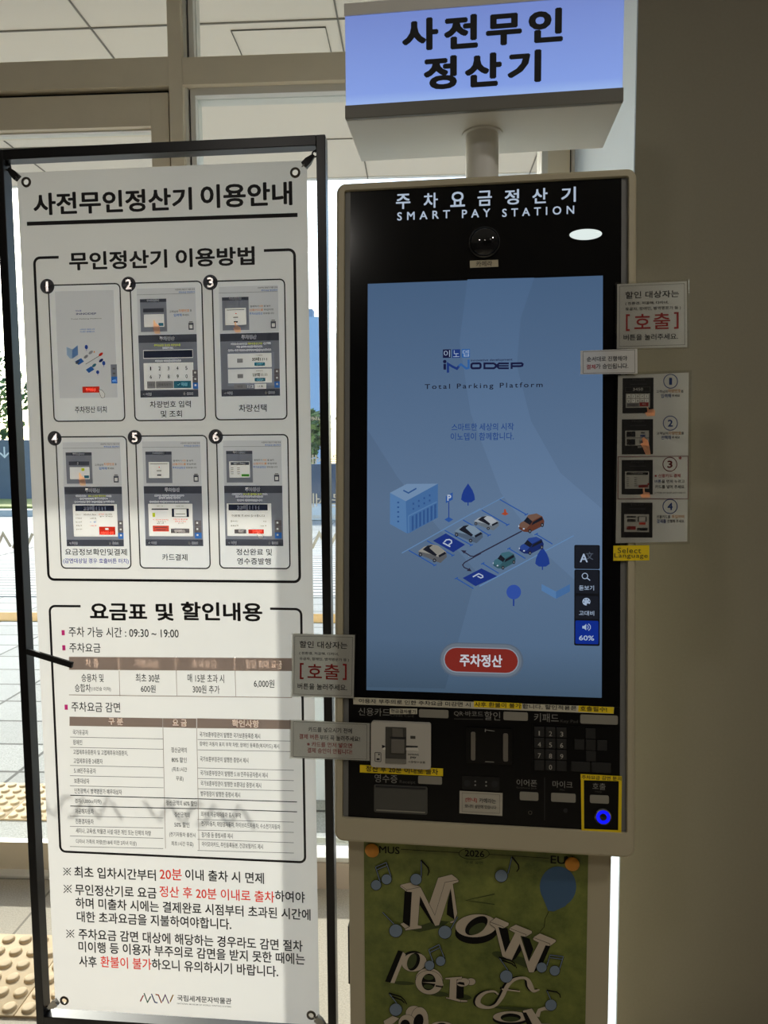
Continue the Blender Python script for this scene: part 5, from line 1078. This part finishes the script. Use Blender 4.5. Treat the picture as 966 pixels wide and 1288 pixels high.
g = PG(PF); h = .0032
fpts = [(185, 408), (145, 380), (70, 392), (15, 440), (15, 495), (90, 520), (160, 500), (215, 430), (265, 330), (320, 280), (390, 262), (440, 280), (462, 335), (490, 375), (540, 365)]; fw = [14, 18, 24, 40, 48, 26, 24, 34, 34, 28, 22, 30, 48, 30, 10]

def smooth(P, k=6):
    out = []
    for i in range(len(P)-1):
        a_, b_, c_, d_ = P[max(i-1, 0)], P[i], P[i+1], P[min(i+2, len(P)-1)]
        for j in range(k):
            t = j/k; out.append(tuple(.5*(2*b_[q]+(c_[q]-a_[q])*t+(2*a_[q]-5*b_[q]+4*c_[q]-d_[q])*t*t+(3*b_[q]-a_[q]-3*c_[q]+d_[q])*t**3) for q in range(len(P[0]))))
    return out+[P[-1]]
sm = smooth([(x, y, w_) for (x, y), w_ in zip(fpts, fw)]); fpts = [(p[0], p[1]) for p in sm]; fw = [p[2] for p in sm]
g.L([(x-18, y-4) for x, y in fpts], fw, bl, h); g.E(320, 530, 170, 14, shd, h-.0004, 3); g.L(fpts, fw, bei, h+.0004); g.L([(198, 352), (365, 378)], 20, bl, h+.0002); g.L([(215, 360), (372, 380)], 13, bei, h+.0006)
g.b.build('block_letter', pos, PM)
g = PG(PF); h = .0018
g.E(290, 625, 155, 55, bl, h); g.E(292, 606, 155, 50, bei, h+.0003, 0, OL, 3); g.E(292, 612, 88, 36, bl, h+.0005, 0); g.E(292, 625, 74, 22, shd, h+.0007)
g.b.build('block_letter', pos, PM)
g = PG(PF); h = .0026
g.Y([(390, 560), (450, 545), (520, 690), (440, 690)], bl, h); g.Y([(395, 548), (475, 528), (520, 600), (560, 660), (640, 662), (640, 690), (490, 690), (425, 566), (398, 566)], bei, h+.0003, OL, 3); g.L([(520, 600), (540, 545), (585, 530), (625, 540)], [40, 30, 30, 22], bei, h+.0004)
g.b.build('block_letter', pos, PM)
g = PG(PP); h = .0018
g.Y([(85, 712), (165, 665), (225, 690), (160, 745), (95, 745)], bei, h, OL, 3); g.E(290, 730, 75, 75, bei, h+.0002, 0, OL, 3); g.E(400, 690, 75, 100, bei, h+.0001, 0, OL, 3); g.E(350, 645, 72, 66, bei, h, 0, OL, 3); g.E(390, 715, 42, 66, bl, h+.0004, 12); g.E(275, 745, 42, 46, bl, h+.0004); g.Y([(440, 640), (475, 700), (480, 790), (430, 790)], bei, h+.0003)
g.b.build('block_letter', pos, PM)
g = PG(PP); g.E(590, 770, 110, 55, bei, .0018, 0, OL, 3); g.E(590, 760, 55, 34, bl, .0022); g.b.build('block_letter', pos, PM)
def note(heads, stems, flags=()):
    g = PG(P0); h = .004
    for a_, b_ in stems: g.L([a_, b_], 6, bl, h); g.L([a_, b_], 3, nt_, h+.0001)
    for f in flags: g.L(f, [6, 5, 4, 3][:len(f)], bl, h+.0002)
    for x, y, r in heads: g.E(x, y, r, r, nt_, h+.0003, 0, bl, 1.6)
    g.b.build('music_note', pos, PM)
note([(120, 142, 18), (156, 122, 18)], [((135, 135), (118, 80)), ((172, 115), (155, 64)), ((118, 80), (155, 64)), ((121, 90), (158, 74))])
note([(258, 122, 20)], [((276, 116), (276, 56))], [[(276, 56), (300, 82), (303, 95), (298, 110)]])
note([(553, 110, 22)], [((576, 102), (590, 44))], [[(590, 44), (612, 72), (614, 85), (606, 96)]])
note([(188, 300, 23)], [((188, 284), (142, 236))]); note([(358, 305, 23)], [((376, 298), (402, 252))])
note([(305, 420, 17), (343, 405, 17)], [((318, 412), (302, 366)), ((357, 398), (338, 348)), ((302, 366), (338, 348)), ((305, 376), (341, 358))])
note([(570, 458, 22)], [((580, 442), (545, 392))], [[(545, 392), (585, 402), (598, 412), (606, 430)], [(555, 402), (590, 414), (600, 424)]])
note([(693, 427, 18), (738, 438, 18)], [((710, 424), (722, 384)), ((754, 434), (768, 390)), ((722, 384), (768, 390)), ((721, 393), (766, 399))])
note([(188, 573, 22)], [((192, 552), (164, 516))], [[(164, 516), (205, 528), (218, 540), (226, 555)], [(175, 528), (208, 540), (218, 550)]])
note([(725, 557, 20)], [((725, 540), (710, 506))], [[(710, 506), (745, 512), (755, 520), (758, 532)]])
g = PG(P0); h = .0018; g.E(750, 150, 63, 70, ball, h); g.Y([(694, 180), (806, 180), (775, 218), (735, 236), (716, 234)], ball, h+.0002); g.L([(718, 236), (705, 262), (702, 290), (688, 306)], 1.6, bl, h); g.b.build('balloon', pos, PM)
g = PG(P0); g.L([(530, 176), (430, 198), (530, 212)], 4, shd, .0018); g.b.build('angle_mark', pos, PM)
orange = mat('sticker_orange', (226, 150, 44), .5)
for i, (px_, py_, r_) in enumerate(((165, 92, 21), (771, 133, 22))):
    g = PG((400, 1030, 2.415)); cx_, cz_ = g.P(px_, py_); r = r_*g.k(px_, py_); b = Bag(); b.lathe((cx_, -.0052 if i else -.0052, cz_), [(r, .001), (r, 0), (r*.97, -.0003)], orange, 28)
    tag(b.build('round_sticker', None, PM), ('round orange sticker holding the top left corner of the green poster', 'round orange sticker holding the top right corner of the green poster')[i], 'sticker', 'round orange stickers')

# ------------------------------------------------------------------ unseen fill lights added to brighten the room
fillm = emit('fill_diffuser', (255, 246, 230), 1.5)
for i, (x, y) in enumerate(((-0.9, -1.0), (1.3, -0.1))):
    t = thing('fill_lamp', ('round fill light added behind the viewer on the left', 'round fill light added behind the viewer on the right')[i], 'added fill light', frame((x, y, 2.96)))
    b = Bag(); b.lathe((x, y, 2.97), [(.16, .03), (.16, 0), (.14, -.01)], white, 32, 'z'); b.build('fill_housing', t)
    b = Bag(); b.lathe((x, y, 2.958), [(.135, .002), (.13, -.004), (.05, -.008)], fillm, 32, 'z'); b.build('diffuser', t)
    ld = bpy.data.lights.new('fill_light', 'AREA'); ld.shape = 'DISK'; ld.size = .26; ld.energy = 12.0; ld.color = (1, .94, .85); lo = bpy.data.objects.new('fill_light', ld); COL.objects.link(lo); lo.parent = t; lo.location = (0, 0, -.02)
